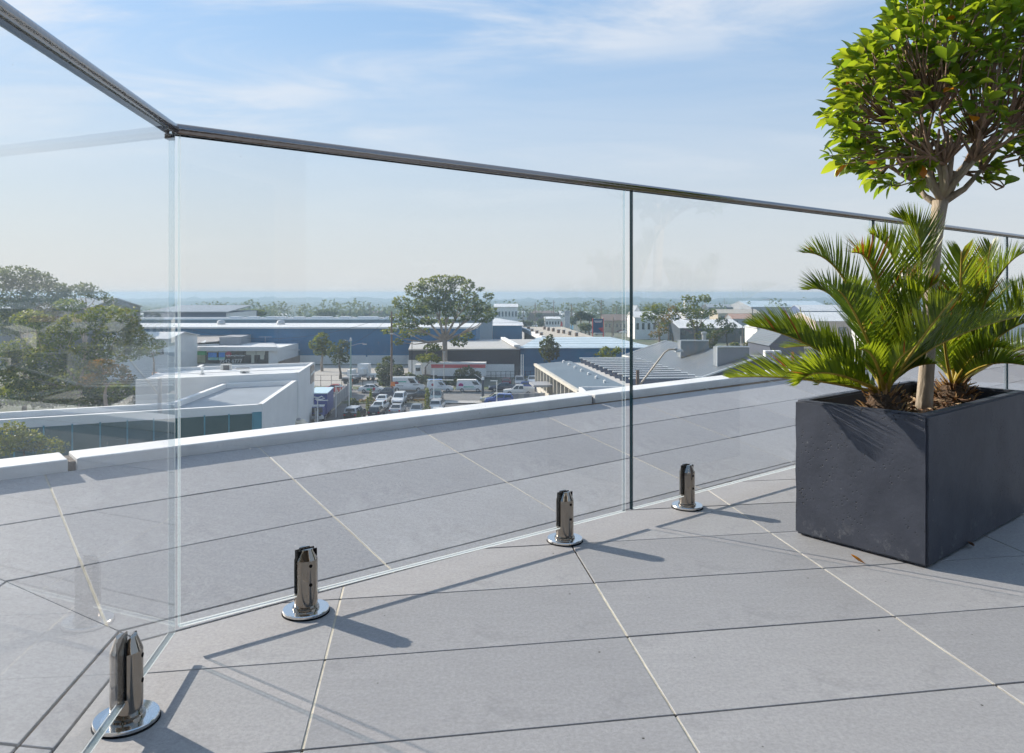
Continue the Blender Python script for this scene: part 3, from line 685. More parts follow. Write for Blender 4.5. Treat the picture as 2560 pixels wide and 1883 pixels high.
def cycad(label, s, ztop, fr_list, seed):
    rnd = random.Random(seed); x, y = pp(s, PW/2); org = Vector((x, y, SOIL)); B = Vector((x, y, ztop))
    t = thing('cycad', label, 'cycad', org)
    c = MB(); c.lathe([(0.055, -0.02), (0.058, 0.01), (0.052, 0.035), (0.040, ztop-SOIL-0.012), (0.018, ztop-SOIL)], n=18)
    c.build('caudex', M_CAUDEX, t, True)
    st = MB()
    for k in range(150):                                   # old leaf bases and scales round the crown
        a = rnd.uniform(0, 6.28); z = rnd.uniform(-0.005, ztop-SOIL); rr = 0.052-0.028*max(0, z)/(ztop-SOIL); p = Vector((math.cos(a)*rr, math.sin(a)*rr, z))
        d = Vector((math.cos(a), math.sin(a), rnd.uniform(0.3, 1.8))).normalized(); L_ = rnd.uniform(0.015, 0.045); st.mi = rnd.choice((0, 1, 1, 2))
        st.tube([p, p+d*L_], [rnd.uniform(0.0025, 0.005), 0.001], 4)
    st.build('leaf_bases', [M_CAUDEX, mat('dry_scale', (0.28, 0.15, 0.06), 0.9), mat('dry_scale_pale', (0.50, 0.33, 0.15), 0.9)], t)['kind'] = 'stuff'
    for q in fr_list:
        (mx, my), (tx, ty), ym, yt = q[:4]; k = q[4] if len(q) > 4 else {}
        b = B+Vector((rnd.uniform(-.012, .012), rnd.uniform(-.012, .012), -0.01))
        frond(t, org, b, zp(mx, my, ym), zp(tx, ty, yt), k.get('L', 0.122), k.get('n', 60), k.get('lt', rnd.choice((0, 0, 1))), rnd, k.get('br', 0.02), k.get('roll', 0.0), k.get('v', rnd.uniform(0.55, 0.9)))
    return t
CY1 = [((760, 1300), (530, 1378), 2.12, 2.10, {'L': .10, 'lt': 1, 'v': 1.2}), ((560, 1345), (5, 1335), 2.20, 2.25, {'lt': 1, 'v': 1.0}), ((640, 1105), (160, 945), 2.19, 2.22, {'n': 84, 'lt': 0, 'v': 1.05}),
    ((900, 640), (560, 395), 2.2, 2.2), ((860, 800), (595, 675), 2.42, 2.5), ((1130, 640), (930, 395), 2.16, 2.1, {'br': .35}), ((1280, 610), (1065, 250), 2.27, 2.27),
    ((1450, 480), (1245, 125), 2.3, 2.35, {'n': 84}), ((985, 920), (830, 680), 2.06, 1.99, {'lt': 0}), ((1420, 1090), (1690, 740), 2.06, 1.98, {'lt': 1, 'roll': -.3}), ((1260, 1240), (1400, 1100), 2.05, 2.0, {'L': .06, 'lt': 1, 'n': 36}),
    ((1100, 1200), (990, 1120), 2.05, 1.98, {'L': .06, 'lt': 1, 'n': 36}), ((850, 1345), (670, 1390), 2.3, 2.4, {'L': .07}), ((1340, 1280), (1560, 1230), 2.2, 2.12, {'L': .08}), ((1520, 1120), (2190, 872), 2.12, 2.2, {'n': 84, 'lt': 1, 'v': 1.1}),
    ((1150, 1010), (1190, 800), 2.3, 2.42), ((1230, 880), (1400, 560), 2.2, 2.2, {'br': .3}), ((1080, 880), (1000, 640), 2.36, 2.5), ((1330, 900), (1570, 620), 2.12, 2.05, {'br': .15}), ((900, 1150), (420, 1110), 2.3, 2.42)]
CY2 = [((1745, 720), (1755, 385), 2.42, 2.36, {'br': .12}), ((1960, 700), (2225, 395), 2.46, 2.4), ((1890, 740), (1975, 330), 2.56, 2.6), ((1920, 1245), (2220, 1240), 2.3, 2.2, {'lt': 0}), ((2060, 950), (2330, 560), 2.5, 2.5),
    ((1990, 1060), (2300, 900), 2.4, 2.3), ((1880, 1150), (2110, 1120), 2.3, 2.2, {'L': .08}), ((1600, 820), (1520, 520), 2.5, 2.5, {'br': .2}), ((1620, 1010), (1640, 700), 2.36, 2.26), ((2120, 1150), (2450, 1080), 2.6, 2.7), ((1950, 840), (2160, 620), 2.7, 2.9), ((1820, 900), (1870, 470), 2.5, 2.45, {'br': .25}),
    ((2080, 1190), (2260, 1210), 2.75, 2.95, {'L': .07}), ((1520, 1120), (1420, 960), 2.7, 2.85), ((2180, 880), (2420, 700), 2.4, 2.3)]
cycad('left cycad, its fronds reaching out over the left end of the planter', 0.17, 0.42, CY1, 3)
cycad('right cycad behind the fig trunk, its fronds running out of the picture', 0.68, 0.405, CY2, 5)
# a few fallen leaves on the tiles
for k, (x, y, z, lab) in enumerate(((2165, 1413, 0.003, 'small orange dead leaf on the tiles before the planter'), (2437, 1368, 0.003, 'curled brown dead leaf on the shaded tiles right of the planter'))):
    p = at(x, y, F*EYE/(y-YH)); mb = MB(); V, Fc = leaf_geo(0.036, 0.014, 0.9, -0.5); mb.add(V, Fc)
    o = mb.build('fallen_leaf', M_LEAF_OR if k == 0 else mat('dead_leaf', (0.22, 0.11, 0.05), 0.8), None, True, (p.x, p.y, 0.004), 1.1+k); tag(o, lab, 'leaf')
# ------------------------------------------------------------------ ground, street, car park, hills
def ground_z(x, y):
    if y < 430: return 0.0
    t = min(1, (y-430)/900); return -46*t*t*(3-2*t)
m = MB(); ys = [-400, -50, 20, 60, 90, 120, 150, 200, 260, 330, 430, 520, 640, 780, 940, 1120, 1330, 1700, 2300, 3150]
xs = [-9000, -5000, -2500, -1200, -600, -300, -150, -60, 0, 60, 150, 300, 600, 1200, 2500, 5000, 9000]
for y in ys:
    for x in xs: m.v.append((x, y, ZG-0.05+ground_z(x, y)))
for j in range(len(ys)-1):
    for i in range(len(xs)-1):
        a = j*len(xs)+i; m.f.append((a, a+1, a+len(xs)+1, a+len(xs))); m.m.append(0)
M_GROUND = mat('suburb_ground', (0.16, 0.15, 0.125), 0.95, col2=(0.07, 0.10, 0.05), vscale=0.02)
tag(m.build('ground', M_GROUND), kind='structure')
M_ASPHALT = mat('asphalt', (0.16, 0.158, 0.155), 0.9, var=0.2, vscale=0.5, bump=0.2, bscale=8)
M_ASPHALT2 = mat('car_park_asphalt', (0.095, 0.095, 0.098), 0.9, var=0.25, vscale=0.4, bump=0.2, bscale=8)
M_CONC = mat('concrete', (0.40, 0.39, 0.37), 0.9, var=0.15, vscale=0.5)
M_YARD = mat('concrete_yard', (0.36, 0.34, 0.31), 0.9, var=0.15, vscale=0.2)
M_PAINT = mat('white_line', (0.75, 0.75, 0.73), 0.7)
M_GRASS = mat('grass', (0.075, 0.095, 0.03), 0.95, var=0.4, vscale=1)
def flat(name, poly, z, m_, kind='structure'):
    o = MB().prism(poly, ZG+z-0.04, ZG+z).build(name, m_); return tag(o, kind=kind)
flat('road', [(-160, 119.8), (30, 119.8), (30, 133), (-160, 133)], 0.0, M_ASPHALT)
flat('car_park', [(-26, 60), (14, 60), (14, 116.6), (-26, 116.6)], 0.004, M_ASPHALT2)
flat('pavement', [(-26, 116.8), (-17, 116.8), (-17, 119.4), (-26, 119.4)], 0.12, M_GRASS)
flat('pavement', [(-10.4, 116.9), (6, 116.9), (6, 119.4), (-10.4, 119.4)], 0.12, M_CONC)
flat('pavement', [(-170, 133.2), (4, 133.2), (4, 137.4), (-170, 137.4)], 0.12, M_GRASS)
flat('yard', [(-48, 137.6), (-18, 137.6), (-18, 179), (-48, 179)], 0.03, M_YARD)
flat('yard', [(6, 119), (60, 119), (60, 152), (6, 152)], 0.03, M_ASPHALT)
for sx, lab in ((-1, ''),):
    MB().box((-90, 119.6, ZG+0.07), (150, 0.18, 0.14)).build('kerb', M_CONC)['kind'] = 'structure'
    MB().box((-80, 133.1, ZG+0.07), (172, 0.16, 0.14)).build('kerb', M_CONC)['kind'] = 'structure'
lines = MB()
for k in range(10):
    x = -25.6+2.75*k
    MB().box((x, 105.5, ZG+0.010), (0.12, 5.0, 0.006)).build('bay_line', M_PAINT)['kind'] = 'structure'
    MB().box((x, 92.5, ZG+0.010), (0.12, 5.0, 0.006)).build('bay_line', M_PAINT)['kind'] = 'structure'
for k, (x, y) in enumerate(((1132, 1008), (1163, 1008))):
    p = gd(x, y); MB().box((p.x, p.y, ZG+0.010), (1.2, 0.7, 0.006)).build('painted_arrow', M_PAINT)['kind'] = 'structure'
# wooded ridges fading into the distance
M_FOREST = mat('far_forest', (0.020, 0.036, 0.016), 1.0, col2=(0.060, 0.085, 0.035), vscale=0.03)
def ridge(Y, top_px, amp_px, seed, depth, bump=1.0):
    n = 420; m = MB(); W_ = Y*1.1; base = ZG-0.2+ground_z(0, Y)
    rows_ = [(-depth, 0.0), (-depth*0.6, 0.55), (-depth*0.25, 0.9), (0, 1.0), (depth*0.5, 0.6), (depth, 0.0)]
    for i in range(n+1):
        x = -W_+2*W_*i/n; px = CX+F*x/Y
        tp = top_px+amp_px*noise.noise(Vector((px*0.0022, seed, 0)))+amp_px*0.45*noise.noise(Vector((px*0.011, seed, 4)))
        for dy, k in rows_:
            y = Y+dy; zt = EYE-(tp-YH)*Y/F
            b = bump*Y/F*(2.2*noise.noise(Vector((px*0.07, dy*0.05, seed)))+1.6*noise.noise(Vector((px*0.21, dy*0.1, seed+9))))
            m.v.append((x, y, base-3+(zt-base+3)*k+(b if k > 0 else 0)))
    r_ = len(rows_)
    for i in range(n):
        for j in range(r_-1): m.f.append((i*r_+j, (i+1)*r_+j, (i+1)*r_+j+1, i*r_+j+1)); m.m.append(0)
    tag(m.build('hill', M_FOREST, None, True), kind='structure')
ridge(2700, 746, 5, 1.3, 300, 2.4); ridge(2050, 755, 5, 5.1, 200, 2.4); ridge(1550, 763, 6, 2.7, 120, 1.9); ridge(1150, 772, 6, 8.2, 80, 2.2)

ORD = 'first second third fourth fifth sixth seventh eighth ninth tenth eleventh twelfth thirteenth fourteenth'.split()
# ------------------------------------------------------------------ buildings
def mt(n, c, r=0.6, **k): return mat(n, c, r, **k)
M_BWHITE = mt('painted_white_wall', (0.74, 0.74, 0.73), 0.7, var=0.06, vscale=0.4)
M_ROOFW = corrugated('white_sheet_roof', (0.72, 0.72, 0.71), 1.2)
M_ROOFG = corrugated('grey_sheet_roof', (0.27, 0.30, 0.33), 1.2)
M_ROOFB = corrugated('pale_blue_sheet_roof', (0.48, 0.58, 0.64), 0.5, axis='Y')
M_ROOFT = mt('tan_roof', (0.46, 0.41, 0.34), 0.8, var=0.1, vscale=0.1)
M_NAVY = corrugated('navy_cladding', (0.016, 0.15, 0.31), 1.5, rough=0.5)
M_DARK = corrugated('dark_cladding', (0.045, 0.055, 0.075), 1.5, rough=0.5)
M_TEALW = mt('teal_window_frame', (0.02, 0.22, 0.30), 0.4)
M_TGLASS = mt('dark_teal_glass', (0.015, 0.085, 0.095), 0.10, spec=0.5)
M_WIN = mt('dark_window', (0.02, 0.025, 0.03), 0.08, spec=0.9)
M_GREYW = mt('grey_wall', (0.28, 0.29, 0.31), 0.8, var=0.1, vscale=0.3)
M_METAL = mt('galvanised_metal', (0.45, 0.46, 0.47), 0.4, metal=0.6)
M_TIMBER = mt('weathered_timber', (0.17, 0.125, 0.10), 0.9, var=0.3, vscale=2)
M_BRICK = mt('red_brick', (0.33, 0.13, 0.08), 0.9, var=0.2, vscale=3)
M_ORANGE = mt('orange_paint', (0.75, 0.20, 0.03), 0.6)
M_STEELG = mt('grey_green_steel', (0.22, 0.33, 0.31), 0.5)
def wall_strip(m, pts, z0, z1):
    for a, b in zip(pts, pts[1:]): m.add([(a[0], a[1], z0), (b[0], b[1], z0), (b[0], b[1], z1), (a[0], a[1], z1)], [(0, 1, 2, 3)])
def xy(p): return (p[0], p[1])
# --- teal-glazed office nearest on the left
tz = ZG+7
A = gd(656, 1011, 7); Bk = gd(743, 950, 7); fdir = Vector((-7.0, -3.3)).normalized(); A2 = Vector((A.x, A.y)); B2 = Vector((Bk.x, Bk.y))
Lf = A2+fdir*27; bdir = fdir
t = thing('teal_office', 'low white office with dark teal glazing nearest the terrace on the left', 'building', (A2.x, A2.y, ZG))
def loc2(o, t): o.location = (-t.location.x, -t.location.y, -t.location.z); return o
Bl = B2+bdir*8; Lb = Lf+(B2-A2).normalized()*5; Cn = A2+fdir*9+(B2-A2).normalized()*5
foot_ = [xy(A2), xy(B2), xy(Bl), xy(Cn), xy(Lb), xy(Lf)]
loc2(MB().prism(foot_, ZG, tz-0.55).build('wall', M_BWHITE, t), t)
def parapet(t, poly, z0, z1, w, m_, name='parapet_wall', skip=()):
    n = len(poly)
    for i in range(n):
        if i in skip: continue
        a, b = Vector(poly[i]), Vector(poly[(i+1) % n]); d = (b-a).normalized(); nn = Vector((-d.y, d.x))*w
        loc2(MB().prism([xy(a), xy(b), xy(b+nn-d*0.003), xy(a+nn+d*0.003)], z0, z1).build(name, m_, t), t)
parapet(t, foot_, tz-0.552, tz, 0.45, M_BWHITE, skip=(4,))
rz_ = [p for p in foot_]
inr = [A2+fdir*0.5+(B2-A2).normalized()*0.5, B2-(B2-A2).normalized()*0.5+fdir*0.5, Bl-(B2-A2).normalized()*0.5, Cn-(B2-A2).normalized()*0.5, Lb-(B2-A2).normalized()*0.5, Lf+(B2-A2).normalized()*0.5]
loc2(MB().prism([xy(p) for p in inr], tz-0.54, tz-0.5).build('roof', M_ROOFG, t), t)
fn = Vector((fdir.y, -fdir.x)); fn = fn if fn.y < 0 else -fn
for k in range(13):                                         # glazed front: panes between teal mullions
    a = A2+fdir*(0.9+2.0*k)+fn*0.06; b = A2+fdir*(0.9+2.0*(k+1)-0.12)+fn*0.06
    for z0, z1 in ((ZG+3.6, tz-0.75), (ZG+0.4, ZG+3.5)):
        loc2(MB().slab([(a.x, a.y, z0), (b.x, b.y, z0), (b.x, b.y, z1), (a.x, a.y, z1)], 0.03).build('pane', M_TGLASS, t), t)
    c = A2+fdir*(0.84+2.0*k)+fn*0.10; loc2(MB().box((c.x, c.y, ZG+3.4), (0.12, 0.12, 5.9), math.atan2(fdir.y, fdir.x)).build('mullion', M_TEALW, t), t)
c = A2+fdir*0.42+fn*0.08; loc2(MB().box((c.x, c.y, ZG+3.2), (0.7, 0.10, 6.3), math.atan2(fdir.y, fdir.x)).build('corner_panel', M_TEALW, t), t)
c = A2+fdir*13.5+fn*0.12; loc2(MB().box((c.x, c.y, ZG+3.55), (26, 0.10, 0.12), math.atan2(fdir.y, fdir.x)).build('transom', M_TEALW, t), t)
for k in range(5):
    c = A2+fdir*(2.2+1.9*k)+fn*0.13; cu = [(c.x+fdir.x*q*1.7, c.y+fdir.y*q*1.7, ZG+2.6+0.5*math.sin(q*3.1+k)+0.5*(1-q)) for q in (0, .2, .4, .6, .8, 1)]
    loc2(MB().tube(cu, 0.10, 5).build('wave_graphic', mt('blue_graphic', (0.03, 0.12, 0.45), 0.5) if k % 2 else mt('aqua_graphic', (0.10, 0.45, 0.45), 0.5), t), t)
# --- white shed behind it
u = (B2-A2).normalized(); B3 = B2+u*0.9; B4 = B2+u*14.2; S3 = B3+fdir*17; S4 = B4+fdir*19
t = thing('white_roofed_shed', 'white flat-roofed shed behind the teal office, blue truck beside it', 'building', (B3.x, B3.y, ZG))
loc2(MB().prism([xy(B3), xy(B4), xy(S4), xy(S3)], ZG, tz+0.25).build('wall', M_BWHITE, t), t)
parapet(t, [xy(B3), xy(B4), xy(S4), xy(S3)], tz+0.24, tz+0.75, 0.35, M_BWHITE, skip=(2,))
g = lambda a, b: B3+u*a+fdir*b
for k in range(5): loc2(MB().prism([xy(g(0.6+2.55*k, 0.6)), xy(g(3.05+2.55*k, 0.6)), xy(g(3.05+2.55*k, 16)), xy(g(0.6+2.55*k, 16))], tz+0.26, tz+0.38+0.05*(k % 2)).build('roof_sheet', M_ROOFW, t), t)
sg = thing('wall_sign', 'food picture sign high on the side wall of the white shed', 'sign', (0, 0, 0)); q = B4-u*3.8; q2 = B4-u*0.6; sx = Vector((u.y, -u.x))*0.08
MB().slab([(q.x+sx.x, q.y+sx.y, tz-1.7), (q2.x+sx.x, q2.y+sx.y, tz-1.7), (q2.x+sx.x, q2.y+sx.y, tz+0.55), (q.x+sx.x, q.y+sx.y, tz+0.55)], 0.05).build('sign_board', mt('picture_print', (0.22, 0.10, 0.07), 0.5, col2=(0.55, 0.5, 0.42), vscale=1.4), sg)
MB().slab([(q.x+sx.x*1.4, q.y+sx.y*1.4, tz-0.7), (q2.x+sx.x*1.4, q2.y+sx.y*1.4, tz-0.45), (q2.x+sx.x*1.4, q2.y+sx.y*1.4, tz-0.2), (q.x+sx.x*1.4, q.y+sx.y*1.4, tz-0.4)], 0.02).build('white_lettering_band', M_PAINT, sg)
def ac_unit(x, y, Y, w, h, lab, fan=True):
    p = at(x, y, Y); t = thing('air_conditioner', lab, 'air conditioner', p)
    bevel(MB().box((0, 0, h/2), (w, w*0.6, h)).build('casing', mt('cream_casing', (0.62, 0.60, 0.55), 0.5), t), 0.03)
    if fan:
        MB().tube([(0, -w*0.3-0.005, h/2), (0, -w*0.3-0.03, h/2)], h*0.36, 16).build('fan_grille', mt('fan_grey', (0.14, 0.13, 0.12), 0.6), t)
    else: MB().box((w*0.12, -w*0.3-0.015, h*0.48), (w*0.62, 0.03, h*0.8)).build('louvre', mt('fan_grey', (0.14, 0.13, 0.12), 0.6), t)
ac_unit(565.5, 932.5, 95, 1.2, 1.1, 'tall boxy rooftop cooler with a grey louvre on the white shed', False)
ac_unit(612, 942, 91, 0.95, 0.75, 'small rooftop air conditioner with a round fan')
v = thing('vent_pipe', 'short white vent pipe standing on the white shed roof', 'pipe', at(505.5, 935, 90)); MB().lathe([(0.16, 0), (0.16, 0.62), (0.24, 0.64), (0.24, 0.74), (0.05, 0.8)], n=10).build('flue', M_PAINT, v); MB().lathe([(0.3, -0.02), (0.3, 0.03)], n=10).build('flashing', M_METAL, v)
sk = thing('skylight', 'grey skylight lying on the white shed roof', 'skylight', at(607, 921, 96)); MB().box((0, 0, 0.05), (1.7, 1.0, 0.12), 0.35).build('frame', M_METAL, sk); MB().box((0, 0, 0.12), (1.5, 0.8, 0.03), 0.35).build('pane', mt('skylight_glass', (0.12, 0.14, 0.17), 0.1), sk)
# --- boundary wall and tiled roof left of it
w = thing('boundary_wall', 'grey rendered wall stepping up behind the white shed roof', 'wall'); p0, p1, p2 = gd(465, 935, 5), gd(500, 914, 5), gd(562, 916, 5)
MB().prism([xy(p0), xy(p1), (p1.x+.4, p1.y+.4), (p0.x+.4, p0.y)], ZG, ZG+5).build('wall_leaf', M_GREYW, w); MB().prism([(p1.x+0.41, p1.y), xy(p2), (p2.x, p2.y+.4), (p1.x+.41, p1.y+.4)], ZG, ZG+4.9).build('wall_leaf', M_GREYW, w)
MB().prism([(p0.x-.1, p0.y-.1), (p1.x+.1, p1.y-.1), (p1.x+.5, p1.y+.5), (p0.x+.5, p0.y)], ZG+5.001, ZG+5.12).build('wall_capping', M_PAINT, w)
h = thing('tiled_annexe', 'small annexe with rusty red roof left of the grey wall', 'building'); q = [gd(380, 950, 3.6), gd(462, 950, 3.6), gd(462, 930, 4.6), gd(380, 930, 4.6)]
MB().slab(q, 0.15).build('roof', mt('rusty_roof', (0.42, 0.15, 0.07), 0.8, col2=(0.5, 0.38, 0.30), vscale=1.2), h); MB().prism([xy(q[0]), xy(q[1]), xy(q[2]), xy(q[3])], ZG, ZG+3.4).build('wall', M_GREYW, h)

# --- shop with the picture window
Ys = 165.0
def sp(x, y, dY=0.0): return at(x, y, Ys+dY)
t = thing('picture_window_shop', 'white shop with a wide window of colourful pictures and a phone number', 'building')
zt = sp(480, 868).z
x0, x1 = sp(473, 868).x, sp(694, 868).x; yb = Ys+16
MB().box(((x0+x1)/2, Ys+8, (ZG+zt)/2-0.1), (x1-x0, 16, zt-ZG-0.2)).build('wall', M_BWHITE, t)
MB().box(((x0+x1)/2, Ys-0.25, zt-0.45), (x1-x0+0.3, 0.5, 0.75)).build('fascia', M_BWHITE, t)
wx0, wx1 = sp(483, 0).x, sp(672, 0).x; wz1, wz0 = sp(0, 874).z, sp(0, 909).z
nb_ = 6
for k in range(nb_):
    a = wx0+(wx1-wx0)*k/nb_; b = wx0+(wx1-wx0)*(k+1)/nb_
    MB().box(((a+b)/2, Ys-0.03, (wz0+wz1)/2), (b-a-0.12, 0.06, wz1-wz0)).build('pane', M_WIN, t)
    MB().box((a, Ys-0.06, (wz0+wz1)/2), (0.10, 0.10, wz1-wz0)).build('mullion', M_BWHITE if k in (0,) else M_BLACK, t)
def poster(fx0, fx1, fz0, fz1, m_, name='window_picture', shape=None, dy=0.0):
    a, b = wx0+(wx1-wx0)*fx0, wx0+(wx1-wx0)*fx1; c, d = wz0+(wz1-wz0)*fz0, wz0+(wz1-wz0)*fz1
    if shape == 'disc': o = MB().tube([((a+b)/2, Ys-0.10-dy, (c+d)/2), ((a+b)/2, Ys-0.12-dy, (c+d)/2)], (d-c)/2, 20).build(name, m_, t)
    else: o = MB().box(((a+b)/2, Ys-0.085-dy, (c+d)/2), (b-a, 0.02, d-c)).build(name, m_, t)
poster(0.01, 0.18, 0.62, 0.97, mt('print_green', (0.03, 0.30, 0.09), 0.5, col2=(0.10, 0.5, 0.2), vscale=0.8)); poster(0.01, 0.17, 0.05, 0.6, mt('print_cream', (0.50, 0.50, 0.36), 0.5, col2=(0.28, 0.33, 0.20), vscale=0.7))
poster(0.20, 0.31, 0.45, 0.78, mt('print_blue', (0.03, 0.20, 0.65), 0.5, col2=(0.1, 0.35, 0.75), vscale=0.6)); poster(0.20, 0.42, 0.25, 0.44, mt('print_sea', (0.10, 0.45, 0.50), 0.5, col2=(0.4, 0.6, 0.5), vscale=0.8)); poster(0.34, 0.42, 0.46, 0.80, mt('print_blue', (0, 0, 0)))
poster(0.18, 0.50, 0.80, 0.98, mt('print_pale', (0.5, 0.5, 0.42), 0.5)); poster(0.42, 0.52, 0.45, 0.88, mt('print_red', (0.42, 0.04, 0.08), 0.5), 'red_disc', 'disc')
poster(0.70, 0.95, 0.62, 0.98, mt('print_pale', (0, 0, 0))); poster(0.77, 0.81, 0.05, 0.62, mt('print_pale', (0, 0, 0))); poster(0.89, 0.94, 0.3, 0.62, mt('print_pale', (0, 0, 0)))
MB().tube([(wx0+(wx1-wx0)*(0.44+0.24*k/24), Ys-0.13, wz0+(wz1-wz0)*(0.56+0.05*math.sin(k*2.1)+0.03*math.sin(k*5))) for k in range(25)], 0.09, 5).build('script_lettering', M_PAINT, t)
def text_mesh(s, size, m_):
    cu = bpy.data.curves.new('lettering', 'FONT'); cu.body = s; cu.size = size; cu.extrude = 0.01; cu.align_x = 'CENTER'
    ob = bpy.data.objects.new('lettering', cu); C.objects.link(ob); dg = bpy.context.evaluated_depsgraph_get()
    me = bpy.data.meshes.new_from_object(ob.evaluated_get(dg)); bpy.data.objects.remove(ob); me.materials.clear(); me.materials.append(m_); return me
o = link('lettering', text_mesh('9542 6777', 1.15, M_PAINT), t, (wx0+(wx1-wx0)*0.5, Ys-0.13, wz0+(wz1-wz0)*0.06)); o.rotation_euler = (R(90), 0, 0)
r0, r1, r2, r3 = sp(473, 867.5), sp(693, 867.5), at(685, 856, 181), at(560, 857, 181)
MB().slab([r0+Vector((0, -.5, .02)), r1+Vector((0, -.5, .02)), r2, r3], 0.12).build('roof', M_ROOFW, t)
MB().slab([r1+Vector((0.1, 0, -0.1)), at(762, 874, 186)+Vector((0, 0, -.2)), at(760, 868, 205), at(690, 857, 190)], 0.15).build('side_roof', M_ROOFW, t)
MB().prism([(r1.x+0.2, Ys+0.3), (at(760, 0, 186).x, 186.3), (at(752, 0, 204).x, 203), (r1.x+0.2, 190)], ZG, at(762, 876, 186).z-0.9).build('side_wall', mt('brown_fence', (0.30, 0.24, 0.20), 0.9, var=0.15, vscale=0.5), t)
MB().tube([at(663, 857, 178), at(663, 843, 178)], 0.05, 5).build('aerial_mast', M_METAL, t); MB().box(at(663, 842.5, 178), (3.0, 0.1, 0.08)).build('aerial', M_METAL, t)
# --- saw-tooth workshop behind the shop
t = thing('vented_workshop', 'workshop with sloping beige roof and three roof ventilators behind the shop', 'building')
a, b, c, d = at(400, 857.5, 168), at(492, 857, 168), at(590, 832, 186), at(398, 834.5, 186)
e_, f_ = at(545, 853, 170), at(592, 832, 186)
MB().slab([a, b, e_, c, d], 0.15).build('roof', corrugated('beige_roof', (0.42, 0.38, 0.34), 0.6), t)
MB().prism([(a.x, 168.4), (b.x, 168.4), (e_.x, 170.4), (c.x, 186), (d.x, 186)], ZG, a.z-0.35).build('wall', M_BWHITE, t)
MB().prism([(e_.x+0.1, 170.5), (c.x, 185.8), (at(637, 0, 186).x, 185.8), (at(600, 0, 171).x, 171)], ZG, at(637, 834, 186).z).build('side_wall', M_GREYW, t)
for k, xx in enumerate((452, 515, 568)):
    p = at(xx, 837, 184); vv = thing('roof_ventilator', ('leftmost', 'middle', 'rightmost')[k]+' of three round ventilators on the beige workshop roof', 'ventilator', p, group='round ventilators on the beige roof')
    MB().lathe([(0.34, -0.8), (0.34, 0.25), (0.30, 0.3)], n=14).build('stem', M_METAL, vv); MB().lathe([(0.3, 0.3), (0.55, 0.42), (0.58, 0.7), (0.40, 0.92), (0.1, 0.98)], n=14).build('turbine', M_METAL, vv)
for k in (0, 1):
    x_ = 447+55*k; MB().slab([at(x_, 857.2, 167.9)+Vector((0, 0, .05)), at(x_+9, 857.2, 167.9)+Vector((0, 0, .05)), at(x_+48, 834.5, 185.8)+Vector((0, 0, .06)), at(x_+39, 834.5, 185.8)+Vector((0, 0, .06))], 0.03).build('translucent_sheet', mt('roof_light', (0.68, 0.68, 0.66), 0.4), t)

# --- long navy warehouse
def long_shed(name, label, Y, xa, xb, y_eave, y_top, dY, mw, mr, base=None, y_base=None, bays=0):
    t = thing(name, label, 'building'); a, b = at(xa, y_eave, Y), at(xb, y_eave, Y); ze = a.z; zr_ = EYE-(y_top-YH)*(Y+dY)/F
    MB().box(((a.x+b.x)/2, Y+dY/2, (ZG+ze)/2), (b.x-a.x, dY, ze-ZG)).build('wall', mw, t)
    xa2, xb2 = a.x-0.4, b.x+0.4
    MB().slab([(xa2, Y-0.5, ze+0.05), (xb2, Y-0.5, ze+0.05), (xb2, Y+dY, zr_), (xa2, Y+dY, zr_)], 0.3).build('roof', mr, t)
    MB().box(((a.x+b.x)/2, Y-0.52, ze-0.15), (b.x-a.x+0.9, 0.16, 0.35)).build('gutter', M_PAINT, t)
    MB().prism([(xb2, Y), (xb2, Y+dY), (xb2-0.4, Y+dY), (xb2-0.4, Y)], ze-0.3, ze).build('end_trim', mr, t)
    if base is not None: MB().box(((a.x+b.x)/2, Y-0.06, (ZG+base)/2+ZG*0.0+0), (b.x-a.x, 0.1, base-ZG)).build('base_wall', M_BWHITE, t).location.z = 0
    for k in range(bays):
        x = a.x+(b.x-a.x)*(k+0.5)/bays; MB().box((x, Y-0.08, (ZG+ze)/2+0.8), (0.35, 0.12, (ze-ZG)*0.78)).build('downpipe', mw, t)
    return t
t = long_shed('navy_warehouse', 'very long navy blue warehouse with a white roof edge across the middle distance', 182, -340, 1190, 818, 808, 22, M_NAVY, M_ROOFW, ZG+2.1, bays=14)
for k, xx in enumerate((553, 702)):
    p = at(xx, 810, 196); vv = thing('roof_ventilator', ('left', 'right')[k]+' domed ventilator on the long white warehouse roof', 'ventilator', p, group='domed ventilators on the long warehouse')
    MB().lathe([(1.0, -0.9), (1.05, 0.3), (0.85, 0.8), (0.35, 1.05)], n=14).build('dome', M_METAL, vv); MB().lathe([(1.2, -0.95), (1.2, -0.8)], n=14).build('flashing', M_METAL, vv)
long_shed('grey_warehouse', 'pale grey warehouse behind the long navy one, row of skylights on top', 215, -300, 1230, 797.5, 793, 8, mt('pale_grey_cladding', (0.34, 0.37, 0.40), 0.6), M_ROOFG)
for k in range(13):
    xx = 590+38*k+(k % 3)*7; p = at(xx, 796, 219)
    s_ = thing('roof_skylight', ORD[k]+' from the left of the white skylights along the grey warehouse', 'skylight', p, group='white skylights along the grey warehouse'); MB().box((0, 0, 0.3), (3.2, 3.0, 0.5), 0, (0.85, 0.7)).build('sheet', M_PAINT, s_); MB().box((0, 0, 0.03), (3.5, 3.3, 0.06)).build('kerb_frame', M_METAL, s_)
t = thing('blue_grey_hall', 'blue-grey hall with pale gable end above the long warehouse at left', 'building'); Yh = 245
a, b, c = at(360, 779, Yh), at(565, 781, Yh), at(617, 778, Yh+25)
